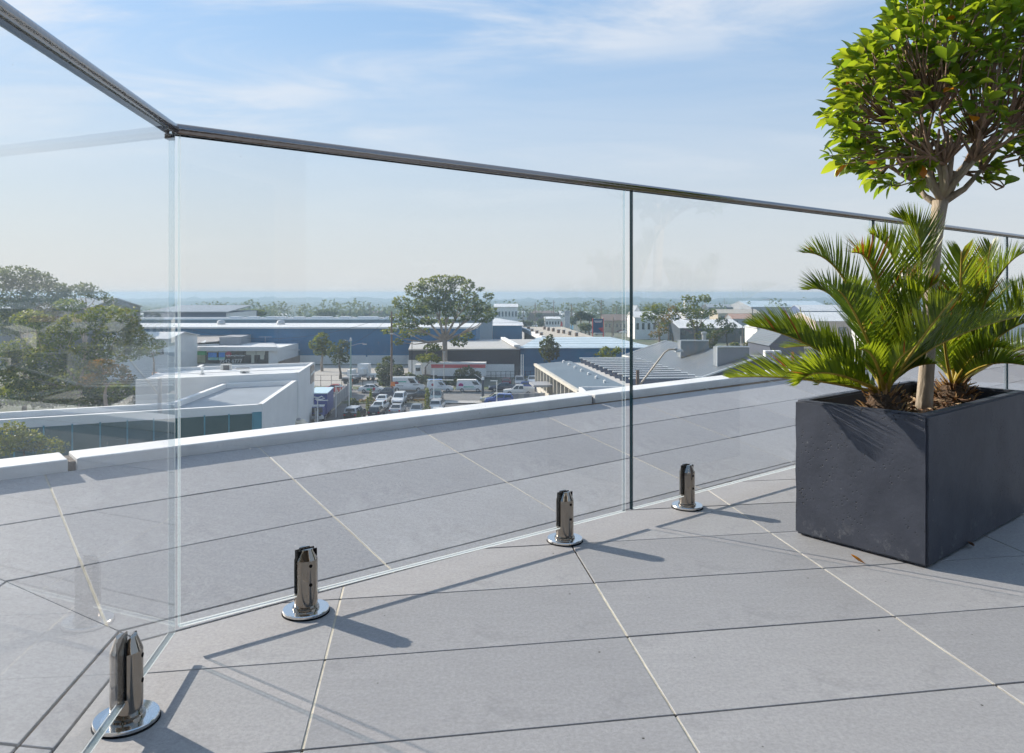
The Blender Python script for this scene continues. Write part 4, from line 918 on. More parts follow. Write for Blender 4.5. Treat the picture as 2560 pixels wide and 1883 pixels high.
MB().prism([(a.x, Yh), (b.x, Yh), (b.x, Yh+30), (a.x, Yh+30)], ZG, a.z-0.3).build('wall', mt('slate_cladding', (0.10, 0.13, 0.20), 0.6), t); MB().prism([(b.x+0.02, Yh+.1), (c.x, Yh+25), (b.x+0.02, Yh+29)], ZG, c.z).build('gable_wall', M_BWHITE, t)
MB().slab([(a.x-1, Yh-1, a.z), (b.x+1, Yh-1, a.z), (c.x, Yh+30, a.z+1.6), (a.x-1, Yh+30, a.z+1.6)], 0.3).build('roof', M_ROOFG, t)
for k, xx in enumerate((425, 432, 440, 452, 463)): pass
# --- blue hipped hall, grey-roofed and striped sheds right of the big tree
t = thing('blue_hipped_hall', 'blue hall with a low white hipped roof right of the big gum tree', 'building'); Yh = 225
a, b = at(1150, 814, Yh), at(1305, 814, Yh); d_ = 26; ap = at(1247, 796, Yh+13); ap2 = at(1180, 797, Yh+13)
MB().box(((a.x+b.x)/2, Yh+d_/2, (ZG+a.z)/2), (b.x-a.x, d_, a.z-ZG)).build('wall', M_NAVY, t)
ro = [(a.x-.5, Yh-.5, a.z), (b.x+.5, Yh-.5, a.z), (b.x+.5, Yh+d_, a.z), (a.x-.5, Yh+d_, a.z)]
MB().add(ro+[tuple(ap2), tuple(ap)], [(0, 1, 5, 4), (1, 2, 5), (2, 3, 4, 5), (3, 0, 4)]).build('roof', M_ROOFW, t)
t = thing('grey_roofed_depot', 'dark depot with a pale grey roof behind the parked vans and hedge', 'building'); Yh = 154
a, b = at(1022, 873, Yh), at(1298, 871, Yh); c, d = at(1335, 848, 186), at(1030, 850, 186)
MB().prism([(a.x, Yh), (b.x, Yh), (c.x, 185), (d.x, 185)], ZG, a.z-0.2).build('wall', M_DARK, t); MB().slab([a+Vector((0, -.6, 0)), b+Vector((0, -.6, 0)), c, d], 0.25).build('roof', mt('pale_flat_roof', (0.42, 0.42, 0.41), 0.8, var=0.08, vscale=0.1), t)
MB().prism([(a.x-0.1, Yh-0.35), (a.x+4.5, Yh-0.35), (a.x+4.5, Yh-0.05), (a.x-0.1, Yh-0.05)], ZG, a.z-2.2).build('white_end_wall', M_BWHITE, t); MB().box(((a.x+b.x)/2+5, Yh-0.12, ZG+1.3), (b.x-a.x-12, 0.2, 2.6)).build('white_base_wall', M_BWHITE, t)
MB().slab([at(1252, 850, 184)+Vector((0, 0, .3)), at(1262, 850, 184)+Vector((0, 0, .3)), at(1300, 871, Yh-.6)+Vector((0, 0, .3)), at(1285, 871, Yh-.6)+Vector((0, 0, .3))], 0.4).build('roof_capping', M_PAINT, t)
t = thing('striped_roof_shed', 'navy shed with a wide pale blue ribbed roof in front of the tan roof', 'building'); Yh = 156
a, b = at(1297, 869.5, Yh), at(1640, 868.5, Yh); c, d = at(1524, 842, 190), at(1345, 843, 190)
MB().prism([(a.x, Yh), (b.x, Yh), (c.x, 189), (d.x, 189)], ZG, a.z-0.2).build('wall', M_NAVY, t)
for k in range(9):                                          # roof sheets in courses
    q0, q1 = k/9+0.004, (k+1)/9-0.004; L0, R0, L1, R1 = a.lerp(d, q0), b.lerp(c, q0), a.lerp(d, q1), b.lerp(c, q1); dz = Vector((0, -0.5, 0.04*(k % 2)))
    MB().slab([L0+dz, R0+dz, R1+dz, L1+dz], 0.2).build('roof_sheet', M_ROOFB, t)
t = thing('tan_flat_roof', 'long building with a flat tan roof dotted with vents', 'building')
a, b, c, d = gd(1363, 843, 5.5), gd(1487, 843, 5.5), gd(1408, 817.5, 5.5), gd(1304, 817.5, 5.5)
MB().prism([xy(a), xy(b), xy(c), xy(d)], ZG, ZG+5.4).build('wall', M_GREYW, t); MB().prism([xy(a), xy(b), xy(c), xy(d)], ZG+5.401, ZG+5.5).build('roof', M_ROOFT, t)
dd = (Vector(xy(d))-Vector(xy(a))).normalized(); nn = Vector((-dd.y, dd.x))*0.9
MB().prism([xy(a), xy(d), xy(Vector(xy(d))+nn), xy(Vector(xy(a))+nn)], ZG+4.6, ZG+5.75).build('white_gutter', M_PAINT, t)
for k, (x, y) in enumerate(((1361, 824), (1383, 829), (1409, 834), (1441, 841), (1321, 824), (1330, 831), (1342, 836), (1353, 841), (1371, 827), (1396, 833), (1424, 838))):
    p = gd(x, y, 5.5); vv = thing('roof_vent', ORD[k]+' of the small vents dotted over the tan flat roof', 'vent', p, group='small vents on the tan roof'); MB().box((0, 0, 0.5), (0.7, 0.7, 1.0), 0.3).build('cowl', M_TIMBER, vv); MB().box((0.1, 0, 1.05), (0.9, 0.9, 0.12), 0.3).build('cap', M_METAL, vv)

# --- columned building with louvred roof
t = thing('columned_building', 'building with concrete fins and rows of dark roof louvres', 'building'); hc = 4.6
P0, P1 = gd(1337, 909, hc), gd(1446, 976.8, hc); d2 = (Vector(xy(P1))-Vector(xy(P0))).normalized(); nr = Vector((-d2.y, d2.x)); nr = nr if nr.x > 0 else -nr; LEN = (Vector(xy(P1))-Vector(xy(P0))).length
q = lambda a, b: Vector(xy(P0))+d2*a+nr*b
MB().prism([xy(q(0.3, 1.6)), xy(q(LEN, 1.6)), xy(q(LEN, 29)), xy(q(0.3, 29))], ZG, ZG+hc-0.5).build('wall', M_GREYW, t)
MB().prism([xy(q(-0.2, -0.15)), xy(q(LEN, -0.15)), xy(q(LEN, 0.35)), xy(q(-0.2, 0.35))], ZG+hc-0.42, ZG+hc).build('fascia', mt('cream_concrete', (0.55, 0.52, 0.45), 0.8, var=0.1, vscale=0.6), t)
for k in range(13):
    a = 0.15+LEN*k/12*0.99; c = q(a, 0.85); MB().box((c.x, c.y, ZG+(hc-0.42)/2), (1.65, 0.28, hc-0.43), math.atan2(nr.y, nr.x)).build('concrete_fin', mt('cream_concrete', (0, 0, 0)), t)
    if k < 12:
        c = q(a+LEN/24, 0.12); MB().box((c.x, c.y, ZG+0.55), (0.22, LEN/12-0.3, 1.1), math.atan2(nr.y, nr.x)).build('spandrel', mt('cream_concrete', (0, 0, 0)), t)
        c = q(a+LEN/24, 1.56); MB().box((c.x, c.y, ZG+2.4), (0.06, LEN/12-0.4, 2.6), math.atan2(nr.y, nr.x)).build('window', M_WIN, t)
c = q(LEN*0.40, -1.3); MB().box((c.x, c.y, ZG+2.75), (3.0, 5.0, 0.3), math.atan2(nr.y, nr.x)).build('canopy', M_GREYW, t)
def roofstrip(name, a0, a1, b0, b1, h0, h1, m_): MB().slab([(*xy(q(a0, b0)), ZG+h0), (*xy(q(a1, b0)), ZG+h0), (*xy(q(a1, b1)), ZG+h1), (*xy(q(a0, b1)), ZG+h1)][::(1 if d2.cross(nr) > 0 else -1)], 0.12).build(name, m_, t)
roofstrip('roof', -0.1, LEN*0.98, 0.36, 6.2, hc-0.1, hc+0.45, mt('slate_blue_roof', (0.115, 0.155, 0.19), 0.5, var=0.06, vscale=0.3))
roofstrip('roof', -0.1, LEN*0.98, 6.25, 8.2, hc+0.1, hc+0.15, mt('light_roof', (0.50, 0.48, 0.45), 0.7)); roofstrip('roof', -0.1, LEN*1.0, 17.5, 21, hc+0.1, hc+0.15, mt('light_roof', (0, 0, 0))); roofstrip('roof', -0.1, LEN*1.0, 21.2, 28.5, hc+0.5, hc-0.1, mt('slate_blue_roof', (0, 0, 0)))
roofstrip('louvre_well', -0.1, LEN*1.0, 8.2, 17.5, hc-0.45, hc-0.45, M_BLACK)
for k in range(12):
    a = 1.2+LEN*0.93*k/12; w_ = (LEN*0.93/12)*0.72
    pts = [(*xy(q(a+w_, 7.8)), ZG+hc-0.2), (*xy(q(a+w_, 18)), ZG+hc-0.2), (*xy(q(a, 18)), ZG+hc+0.95), (*xy(q(a, 7.8)), ZG+hc+0.95)]
    MB().slab(pts, 0.10).build('roof_louvre', mt('louvre_dark', (0.035, 0.045, 0.07), 0.25), t)
    MB().tube([pts[2], pts[3]], 0.14, 5).build('louvre_rim', M_PAINT, t)
for k in range(7):
    c = q(2+LEN*k/7.5, 4.8); MB().lathe([(0.22, hc+ZG+0.2), (0.25, hc+ZG+0.6), (0.05, hc+ZG+0.72)], (c.x, c.y, 0), 8).build('roof_button', M_PAINT, t)
# near block of the same street, its corrugated roof just above the upstand
t = thing('corrugated_block', 'near block with a white parapet and corrugated roof above the terrace upstand', 'building'); a, b = gd(1447, 967, 5.2), gd(1660, 966, 5.2); c, d = gd(1700, 990, 5.2), gd(1478, 993, 5.2)
MB().prism([xy(d), xy(c), xy(b), xy(a)], ZG, ZG+4.5).build('wall', M_BWHITE, t)
parapet(t, [xy(d), xy(c), xy(b), xy(a)], ZG+4.2, ZG+5.2, 0.3, M_BWHITE)
o = MB().prism([(xy(d)[0]+.35, xy(d)[1]+.35), (xy(c)[0]-.35, xy(c)[1]+.35), (xy(b)[0]-.35, xy(b)[1]-.35), (xy(a)[0]+.35, xy(a)[1]-.35)], ZG+4.501, ZG+4.7).build('roof', M_ROOFG, t)

# --- big grey gabled roof with two louvred clerestories
t = thing('grey_gabled_hall', 'hall with a broad slate grey gabled roof and two box clerestories', 'building')
e0, e1, r1_, r0_ = gd(1560, 889, 5), gd(1751, 946, 5), gd(1900.6, 893.7, 8), gd(1666.8, 851.4, 8)
f0, f1 = Vector((2*r0_.x-e0.x, 2*r0_.y-e0.y, e0.z)), Vector((2*r1_.x-e1.x, 2*r1_.y-e1.y, e1.z))
M_SLATE = corrugated('slate_roof', (0.125, 0.145, 0.165), 0.9)
MB().slab([e0, e1, r1_, r0_], 0.2).build('roof_slope', M_SLATE, t); MB().slab([r0_, r1_, f1, f0], 0.2).build('roof_slope', M_SLATE, t)
ins = 0.6
def sh(p, c, k=0.03): return Vector((p.x+(c.x-p.x)*k, p.y+(c.y-p.y)*k, p.z))
ce = (e0+e1+f0+f1)/4; w4 = [sh(p, ce) for p in (e0, e1, f1, f0)]
MB().prism([xy(p) for p in w4], ZG, ZG+4.75).build('wall', mt('slate_wall', (0.06, 0.075, 0.11), 0.6), t)
g1, g2, g3 = sh(e1, ce), sh(f1, ce), sh(r1_, ce)
MB().slab([g1+Vector((0, 0, -.25)), g2+Vector((0, 0, -.25)), g3+Vector((0, 0, -.25))], 0.2).build('gable', mt('slate_wall', (0, 0, 0)), t)
for p_, q_ in ((e1, r1_), (r1_, f1), (e0, r0_)): MB().tube([p_+Vector((0, 0, .06)), q_+Vector((0, 0, .06))], 0.14, 6).build('barge_board', M_PAINT, t)
MB().tube([e0+Vector((-.2, 0, -.1)), e1+Vector((-.2, 0, -.1))], 0.28, 6).build('gutter', mt('cream_gutter', (0.55, 0.52, 0.46), 0.6), t)
for k in range(9):
    p_ = g1.lerp(g2, 0.06+0.1*k); MB().box((p_.x, p_.y-0.08, ZG+3.7), (0.7, 0.1, 1.3)).build('window', M_WIN, t)
dg_ = (e1-r1_); dg_.z = 0; dg_.normalize()
for k, (Yr, xl) in enumerate(((124.4, 1704), (109.8, 1795))):
    pr = r0_.lerp(r1_, (r0_.y-Yr)/(r0_.y-r1_.y)); low = pr+dg_*4.5; top = ZG+9.2; zlow = ZG+8-3*4.5/8.35
    rd = (r0_-r1_); rd.z = 0; rd.normalize(); bk = rd*1.6
    P_ = [Vector((low.x, low.y, zlow)), Vector((pr.x, pr.y, ZG+8)), Vector((pr.x, pr.y, top)), Vector((low.x, low.y, top))]
    Q_ = [p_+bk for p_ in P_]
    cl_ = MB().add([*P_, *Q_], [(0, 1, 2, 3), (5, 4, 7, 6), (3, 2, 6, 7), (4, 0, 3, 7), (1, 5, 6, 2)]).build('clerestory', corrugated('ribbed_grey', (0.22, 0.25, 0.28), 4.0), t)
    MB().tube([P_[3]+Vector((-.1, -.1, .05)), P_[2]+Vector((0, -.1, .05))], 0.12, 6).build('clerestory_cap', M_PAINT, cl_); MB().tube([P_[0]+Vector((-.1, -.1, 0)), P_[3]+Vector((-.1, -.1, 0))], 0.10, 6).build('clerestory_post', M_PAINT, cl_)
p_ = r0_.lerp(r1_, 0.42); MB().lathe([(0.35, p_.z), (0.35, p_.z+2.0), (0.5, p_.z+2.05), (0.5, p_.z+2.4), (0.1, p_.z+2.5)], (p_.x+0.8, p_.y, 0), 10).build('flue', M_METAL, t)
# ------------------------------------------------------------------ farther buildings on the right and in the centre
def gable_house(name, label, xa, xb, y_base_, Y, he, hr, dY, mw, mr, wins=0, along='x'):
    t = thing(name, label, 'building'); a, b = at(xa, 800, Y).x, at(xb, 800, Y).x; zb = EYE-(y_base_-YH)*Y/F
    MB().box(((a+b)/2, Y+dY/2, zb+he/2-2), (b-a, dY, he+4)).build('wall', mw, t)
    o_ = 0.4
    if along == 'x':
        for xx in (a+0.05, b-0.05): MB().slab([(xx, Y, zb+he-0.05), (xx, Y+dY, zb+he-0.05), (xx, Y+dY/2, zb+hr-0.1)], 0.1).build('gable', mw, t)
        MB().slab([(a-o_, Y-o_, zb+he), (b+o_, Y-o_, zb+he), (b+o_, Y+dY/2, zb+hr), (a-o_, Y+dY/2, zb+hr)], 0.15).build('roof', mr, t)
        MB().slab([(a-o_, Y+dY/2, zb+hr), (b+o_, Y+dY/2, zb+hr), (b+o_, Y+dY+o_, zb+he), (a-o_, Y+dY+o_, zb+he)], 0.15).build('roof', mr, t)
    else:
        c = (a+b)/2
        MB().slab([(a-o_, Y-o_, zb+he), (c, Y-o_, zb+hr), (c, Y+dY, zb+hr), (a-o_, Y+dY, zb+he)], 0.15).build('roof', mr, t); MB().slab([(c, Y-o_, zb+hr), (b+o_, Y-o_, zb+he), (b+o_, Y+dY, zb+he), (c, Y+dY, zb+hr)], 0.15).build('roof', mr, t)
        MB().slab([(a, Y-0.05, zb+he), (b, Y-0.05, zb+he), (c, Y-0.05, zb+hr-0.1)], 0.1).build('gable', mw, t)
    for k in range(wins):
        x = a+(b-a)*(k+0.5)/wins; MB().box((x, Y-0.05, zb+he*0.5), ((b-a)/wins*0.45, 0.1, he*0.36)).build('window', M_WIN, t)
    return t
M_TAN = mt('tan_wall', (0.45, 0.38, 0.28), 0.8); M_PINK = mt('pale_pink_wall', (0.50, 0.40, 0.34), 0.8); M_TILER = mt('brown_tile_roof', (0.20, 0.15, 0.13), 0.9)
gable_house('brown_roofed_shops', 'low shops with a brown roof behind the car yard', 1510, 1566, 826, 330, 4.2, 6.8, 14, M_TAN, M_TILER, 6)
gable_house('peaked_grey_house', 'steep white gable of a grey house left of the gum pair', 1584, 1604, 822, 300, 5.5, 9.2, 12, M_BWHITE, M_ROOFG, 1, 'y')
gable_house('white_shop_row', 'white shop row with dark glazing behind the gum trees', 1587, 1700, 838, 280, 6.5, 8.5, 18, M_BWHITE, M_ROOFW, 8)
gable_house('white_factory', 'white factory with a low pale roof right of the gum trees', 1700, 1860, 843, 262, 3.2, 5.6, 30, M_DARK, M_ROOFW, 9)
gable_house('long_dark_depot', 'long dark low depot roof left of the distant warehouse', 1772, 1885, 790, 520, 6, 8, 20, M_DARK, M_ROOFG, 7)
gable_house('tan_long_shed', 'long shed with a flat tan roof right of the gum pair', 1795, 1900, 806, 420, 5, 7, 18, M_TAN, M_ROOFT, 4)
gable_house('rust_roof_shed', 'shed with a rusty red roof among the white factories', 1832, 1885, 812, 380, 3, 5.4, 14, M_GREYW, mt('rusty_roof', (0, 0, 0)), 3)
gable_house('pale_blue_warehouse', 'wide warehouse with pale blue roof under the power pylon', 1878, 2075, 795, 480, 7, 10.5, 50, M_GREYW, M_ROOFB, 6)
gable_house('navy_fronted_store', 'white roofed store with navy front behind the cycad', 2005, 2140, 806, 400, 6, 9, 20, mt('store_navy', (0.06, 0.09, 0.20), 0.6), M_ROOFW, 5)
gable_house('white_villa', 'white house with two small dark windows left of the cycad fronds', 1893, 1965, 858, 228, 4.6, 6.2, 12, M_BWHITE, M_BWHITE, 2, 'y')
gable_house('grey_fronted_shop', 'grey and white shop below the white house', 1905, 1990, 872, 205, 3.6, 3.9, 8, M_GREYW, M_ROOFW, 3)
gable_house('hidden_store', 'pale store glimpsed between the cycad fronds', 2040, 2260, 850, 240, 6, 8.5, 25, M_PINK, M_ROOFW, 5)
gable_house('hidden_depot', 'pale depot behind the right cycad near the picture edge', 2230, 2640, 862, 210, 7, 10, 25, M_BWHITE, M_ROOFG, 8)
gable_house('slate_gable_house', 'slate blue gabled roof right of the grey hall, under the cycad', 1925, 2010, 905, 150, 3.2, 6.6, 14, mt('slate_wall', (0, 0, 0)), M_SLATE, 0, 'y')
gable_house('white_sales_hall', 'low white sales hall in front of the trees of the car yard', 1364, 1400, 818, 330, 3.6, 4.4, 12, M_BWHITE, M_ROOFW, 5)
gable_house('balconied_flats', 'white block of flats with a pale saw-tooth roof behind the big gum tree', 1236, 1294, 803, 400, 7.5, 9.0, 18, M_BWHITE, M_ROOFW, 7)
gable_house('far_left_depot', 'dim depot behind the left trees, seen through the left panel', 0, 215, 866, 150, 7.5, 9.5, 22, mt('dim_cladding', (0.16, 0.17, 0.18), 0.7), M_ROOFG, 6)
gable_house('far_left_store', 'low store with blue window right of the left trees', 260, 420, 905, 150, 4.6, 5.6, 14, M_BWHITE, M_ROOFW, 4)
t = thing('flat_slate_block', 'flat dark block with two white rooftop boxes right of the grey hall', 'building'); a = gd(1880, 899, 4.5); b = gd(2080, 902, 4.5)
MB().box(((a.x+b.x)/2, a.y+4, ZG+2.25), (b.x-a.x, 8, 4.5)).build('wall', mt('slate_wall', (0, 0, 0)), t); MB().box(((a.x+b.x)/2, a.y+4, ZG+4.6), (b.x-a.x+.3, 8.3, 0.2)).build('roof', M_GREYW, t)
for k, xx in enumerate((1920, 1941)):
    p = at(xx, 902, a.y+1.5); p.z = ZG+4.7; t = thing('rooftop_box', ('left', 'right')[k]+' of two white rooftop cooling boxes', 'cooler', p, group='white rooftop cooling boxes'); bevel(MB().box((0, 0, 0.7), (1.5, 1.4, 1.4)).build('casing', M_BWHITE, t), 0.12); MB().box((0, -0.72, 0.6), (1.1, 0.04, 0.9)).build('louvre', M_GREYW, t)
t = thing('orange_banner', 'tall orange banner behind the cycad fronds', 'banner', at(1981.5, 905, 118)); MB().box((0, 0, 0.6), (0.45, 0.06, 1.9)).build('cloth', M_ORANGE, t); MB().tube([(-0.25, 0, -6), (-0.25, 0, 1.6)], 0.03, 5).build('pole', M_METAL, t)
t = thing('square_shop_sign', 'white square sign with a red emblem below the white house', 'sign', at(1918, 872, 196)); MB().box((0, 0, 0.8), (1.5, 0.15, 2.2)).build('board', M_PAINT, t); MB().tube([(0, -0.09, 1.1), (0, -0.11, 1.1)], 0.36, 12).build('emblem', mt('print_red', (0, 0, 0)), t); MB().tube([(0, 0, -8), (0, 0, -.3)], 0.08, 6).build('post', M_METAL, t)
t = thing('water_tank', 'white round tank on a stand rising behind the gum pair', 'tank', at(1719, 776, 600)); MB().lathe([(3.2, -9), (3.2, 7.5), (2.6, 8.2), (0.4, 8.6)], n=16).build('tank_shell', M_BWHITE, t); MB().lathe([(3.4, -9.4), (3.4, -9)], n=16).build('ring_base', M_CONC, t)
for k in range(4): MB().tube([(2.4*math.cos(k*1.57), 2.4*math.sin(k*1.57), -20), (2.4*math.cos(k*1.57), 2.4*math.sin(k*1.57), -9.4)], 0.3, 5).build('leg', M_CONC, t)

# ------------------------------------------------------------------ signs of the car yard
t = thing('pylon_sign', 'tall pale grey pylon sign with a winged oval emblem', 'sign', at(1418, 819, 262))
MB().box((0, 0, 2.9), (1.85, 0.4, 5.9)).build('board', mt('sign_grey', (0.50, 0.52, 0.54), 0.4), t)
em = mt('emblem_blue', (0.10, 0.14, 0.22), 0.4)
MB().tube([(0.66*math.cos(a*0.2618), -0.26, 5.15+0.44*math.sin(a*0.2618)) for a in range(25)], 0.06, 5, False).build('emblem_ring', em, t)
MB().tube([(-0.6, -0.26, 5.22), (-0.3, -0.26, 5.28), (0, -0.26, 5.02), (0.3, -0.26, 5.28), (0.6, -0.26, 5.22)], 0.06, 5).build('emblem_wings', em, t)
o = link('lettering', text_mesh('mazda', 0.48, em), t, (0, -0.25, 4.2)); o.rotation_euler = (R(90), 0, 0)
MB().box((0, -0.21, 1.4), (0.03, 0.02, 2.7)).build('panel_seam', em, t); MB().box((0, -0.21, 2.75), (1.8, 0.02, 0.03)).build('panel_seam', em, t)
t = thing('blue_red_sign', 'navy sign board with red frame and two lines of white lettering', 'sign', at(1495, 842, 215))
MB().box((0, 0, 3.1), (2.9, 0.3, 4.0)).build('board', mt('sign_navy', (0.02, 0.06, 0.16), 0.4), t)
rd_ = mt('sign_red', (0.60, 0.05, 0.06), 0.4)
for s in (-1, 1): MB().box((s*1.52, -0.02, 2.3), (0.22, 0.4, 5.8)).build('red_post', rd_, t)
MB().add([(0.1, -0.17, 2.3), (1.35, -0.17, 1.2), (1.35, -0.17, 2.6), (0.3, -0.17, 2.5)], [(0, 1, 2, 3)]).build('red_flash', rd_, t)
for k, (x, w_) in enumerate(((-0.85, .28), (-0.5, .22), (-0.2, .2), (0.1, .22), (0.4, .2), (0.7, .22), (0.98, .2))): MB().box((x, -0.17, 4.42), (w_, 0.04, 0.30)).build('white_letter', M_PAINT, t)
MB().box((0.05, -0.17, 4.08), (1.9, 0.04, 0.16)).build('white_strapline', mt('strap_pink', (0.7, 0.45, 0.5), 0.5), t)
for k, (xx, lab) in enumerate(((1425.5, 'left of two small pale blue flags beside the pylon sign'), (1430.5, 'right of two small pale blue flags beside the pylon sign'))):
    t = thing('feather_flag', lab, 'flag', at(xx, 826, 250), group='pale blue feather flags'); MB().tube([(0, 0, -0.4), (0, 0, 1.9)], 0.03, 5).build('pole', M_METAL, t); MB().add([(0, -.03, 0.2), (0.42, -.03, 0.3), (0.36, -.03, 1.4), (0.0, -.03, 1.95)], [(0, 1, 2, 3)]).build('cloth', mt('flag_blue', (0.25, 0.55, 0.75), 0.6, transl=0.3), t)
t = thing('red_white_billboard', 'small white board with a red splash left of the pylon sign', 'sign', at(1406, 817, 300)); MB().box((0, 0, 1.8), (1.0, 0.2, 3.4)).build('board', M_PAINT, t); MB().add([(-0.9, -.12, 0.2), (0.1, -.12, 0.1), (0.05, -.12, 1.6), (-0.5, -.12, 2.3)], [(0, 1, 2, 3)]).build('red_splash', rd_, t)

# ------------------------------------------------------------------ trees
def lm(n, c, tr): return mat(n, c, 0.6, transl=0.3, trcol=tr, spec=0.3)
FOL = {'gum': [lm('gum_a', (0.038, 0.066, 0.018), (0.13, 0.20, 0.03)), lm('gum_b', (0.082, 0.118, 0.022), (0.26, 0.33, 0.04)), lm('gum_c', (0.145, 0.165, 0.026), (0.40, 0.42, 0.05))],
       'dark': [lm('dark_a', (0.018, 0.034, 0.014), (0.05, 0.09, 0.02)), lm('dark_b', (0.032, 0.052, 0.016), (0.10, 0.15, 0.02)), lm('dark_c', (0.060, 0.080, 0.018), (0.18, 0.22, 0.03))],
       'gold': [lm('gold_a', (0.060, 0.070, 0.018), (0.2, 0.2, 0.03)), lm('gold_b', (0.16, 0.11, 0.02), (0.4, 0.26, 0.03)), lm('gold_c', (0.24, 0.12, 0.02), (0.5, 0.26, 0.03))],
       'lime': [lm('lime_a', (0.05, 0.085, 0.015), (0.2, 0.28, 0.02)), lm('lime_b', (0.10, 0.13, 0.018), (0.34, 0.38, 0.03)), lm('lime_c', (0.15, 0.16, 0.02), (0.42, 0.42, 0.04))],
       'grey': [lm('grey_a', (0.050, 0.078, 0.038), (0.12, 0.17, 0.06)), lm('grey_b', (0.078, 0.110, 0.046), (0.18, 0.23, 0.07)), lm('grey_c', (0.115, 0.145, 0.055), (0.24, 0.28, 0.08))]}
M_BARK = mat('gum_bark', (0.33, 0.27, 0.22), 0.9, var=0.3, vscale=1.5); M_BARKD = mat('dark_bark', (0.09, 0.07, 0.055), 0.95, var=0.3, vscale=2)
def crown_into(m, blobs, leaf, n_per, rnd, Y):
    for c, rx, rz in blobs:
        ry = rx*0.9; n = max(6, int(18*n_per*(rx*rz)/(leaf*leaf)))
        for k in range(n):
            d = Vector((rnd.gauss(0, 1), rnd.gauss(0, 1), rnd.gauss(0, 1))).normalized(); r = rnd.uniform(0.35, 1.0)**0.5
            r *= 1+0.25*noise.noise(Vector((c.x*0.3+d.x*2.2, d.y*2.2, c.z*0.3+d.z*2.2)))
            p = Vector((c.x+d.x*rx*r, c.y+d.y*ry*r, c.z+d.z*rz*r))
            a = Vector((rnd.gauss(0, 1), rnd.gauss(0, 1), rnd.gauss(0, 0.6))).normalized(); b = a.orthogonal().normalized(); b = Matrix.Rotation(rnd.uniform(0, 6.28), 3, a) @ b
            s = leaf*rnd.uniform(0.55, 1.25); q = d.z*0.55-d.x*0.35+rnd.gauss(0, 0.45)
            m.mi = 0 if q < -0.1 else (1 if q < 0.62 else 2)  # sunlight painted into leaf tone: lighter on top and towards the sun
            m.add([p-a*s*0.5, p+b*s*0.28, p+a*s*0.5, p-b*s*0.28], [(0, 1, 2, 3)])
def px_tree(name, label, Y, base_px, blobs_px, fol='gum', leaf=0.45, n_per=1.5, seed=1, fork=None, trunk_r=0.35, spread=0.35, bark=None, base_z=None, cat='tree', group=None, limbs=True):
    rnd = random.Random(seed); k = Y/F; zb = ZG+ground_z(0, Y) if base_z is None else base_z
    bx = (base_px-CX)*k; base = Vector((bx, Y, zb)); t = thing(name, label, cat, base, group=group)
    blobs = []
    for x, y, rx, ry in blobs_px:
        p = at(x, y, Y)+Vector((0, rnd.uniform(-spread, spread)*max(b[2] for b in blobs_px)*k*2, 0)); blobs.append((p-base, rx*k, ry*k))
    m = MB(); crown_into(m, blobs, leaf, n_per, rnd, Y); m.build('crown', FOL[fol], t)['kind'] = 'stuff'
    tr = MB()
    fk = (at(*fork, Y)-base) if fork else Vector((0, 0, max(0.5, min(b[0].z-b[2] for b in blobs))))
    mid = fk*0.5+Vector((rnd.uniform(-1, 1)*trunk_r, 0, 0)); tr.tube([(0, 0, -0.5), mid, fk], [trunk_r*1.15, trunk_r*0.9, trunk_r*0.75], 8)
    if limbs:
        bs = sorted(blobs, key=lambda b: math.atan2(b[0].x-fk.x, max(0.1, b[0].z-fk.z))); ng = max(1, round(len(bs)/5))
        for gi in range(ng):                                # limbs leave the fork in a few leaders, then divide
            grp = bs[gi*len(bs)//ng:(gi+1)*len(bs)//ng]; ctr = sum((b[0] for b in grp), Vector())/len(grp)
            node = fk.lerp(ctr, 0.48)+Vector((0, 0, -0.04*(ctr-fk).length)); bend = fk.lerp(node, 0.5)+Vector((rnd.uniform(-.06, .06), rnd.uniform(-.06, .06), -0.03))*(node-fk).length
            r0 = trunk_r*0.62; tr.tube([fk, bend, node], [r0, r0*0.75, r0*0.55], 6)
            for c, rx, rz in grp:
                m2 = node.lerp(c, 0.5)+Vector((rnd.uniform(-.1, .1), rnd.uniform(-.1, .1), -0.06))*(c-node).length
                tr.tube([node, m2, c], [r0*0.38, r0*0.24, 0.03], 5)
    tr.build('trunk', bark or M_BARK, t, True)
    return t
def z3(l): return [(840+x*0.2422, 660+y*0.2422, rx*0.2422, ry*0.2422) for x, y, rx, ry in l]
BIG = z3([(690, 400, 100, 62), (810, 270, 105, 72), (950, 205, 110, 60), (1080, 160, 115, 45), (1240, 170, 105, 52), (1350, 230, 80, 70), (890, 390, 110, 60), (1050, 320, 120, 62), (1200, 330, 100, 60), (760, 510, 105, 45), (960, 470, 90, 45),
    (1490, 262, 45, 22), (1575, 335, 48, 36), (1460, 395, 75, 30), (1600, 500, 72, 48), (1420, 480, 80, 50), (1170, 500, 75, 50), (690, 640, 110, 38), (520, 700, 75, 26), (880, 700, 85, 42), (730, 720, 95, 42), (640, 810, 50, 34), (920, 960, 80, 42), (1290, 560, 80, 34), (1000, 860, 90, 38), (1280, 800, 80, 45), (1350, 740, 60, 40), (1000, 400, 110, 60), (1130, 420, 110, 60), (1280, 430, 100, 60), (850, 470, 100, 50), (1380, 350, 90, 60), (1500, 450, 90, 50), (620, 560, 70, 40), (780, 600, 110, 50), (950, 590, 90, 40), (1480, 560, 90, 40), (1560, 570, 60, 30), (1120, 600, 80, 40), (1130, 250, 110, 60)])
px_tree('gum_tree', 'largest tree, a spreading gum with pale limbs standing behind the vans', 152, 1110, [(x, y, rx*1.12, ry*1.15) for x, y, rx, ry in BIG], 'gum', 0.62, 2.1, 21, (1112, 850), 0.62, 0.45)
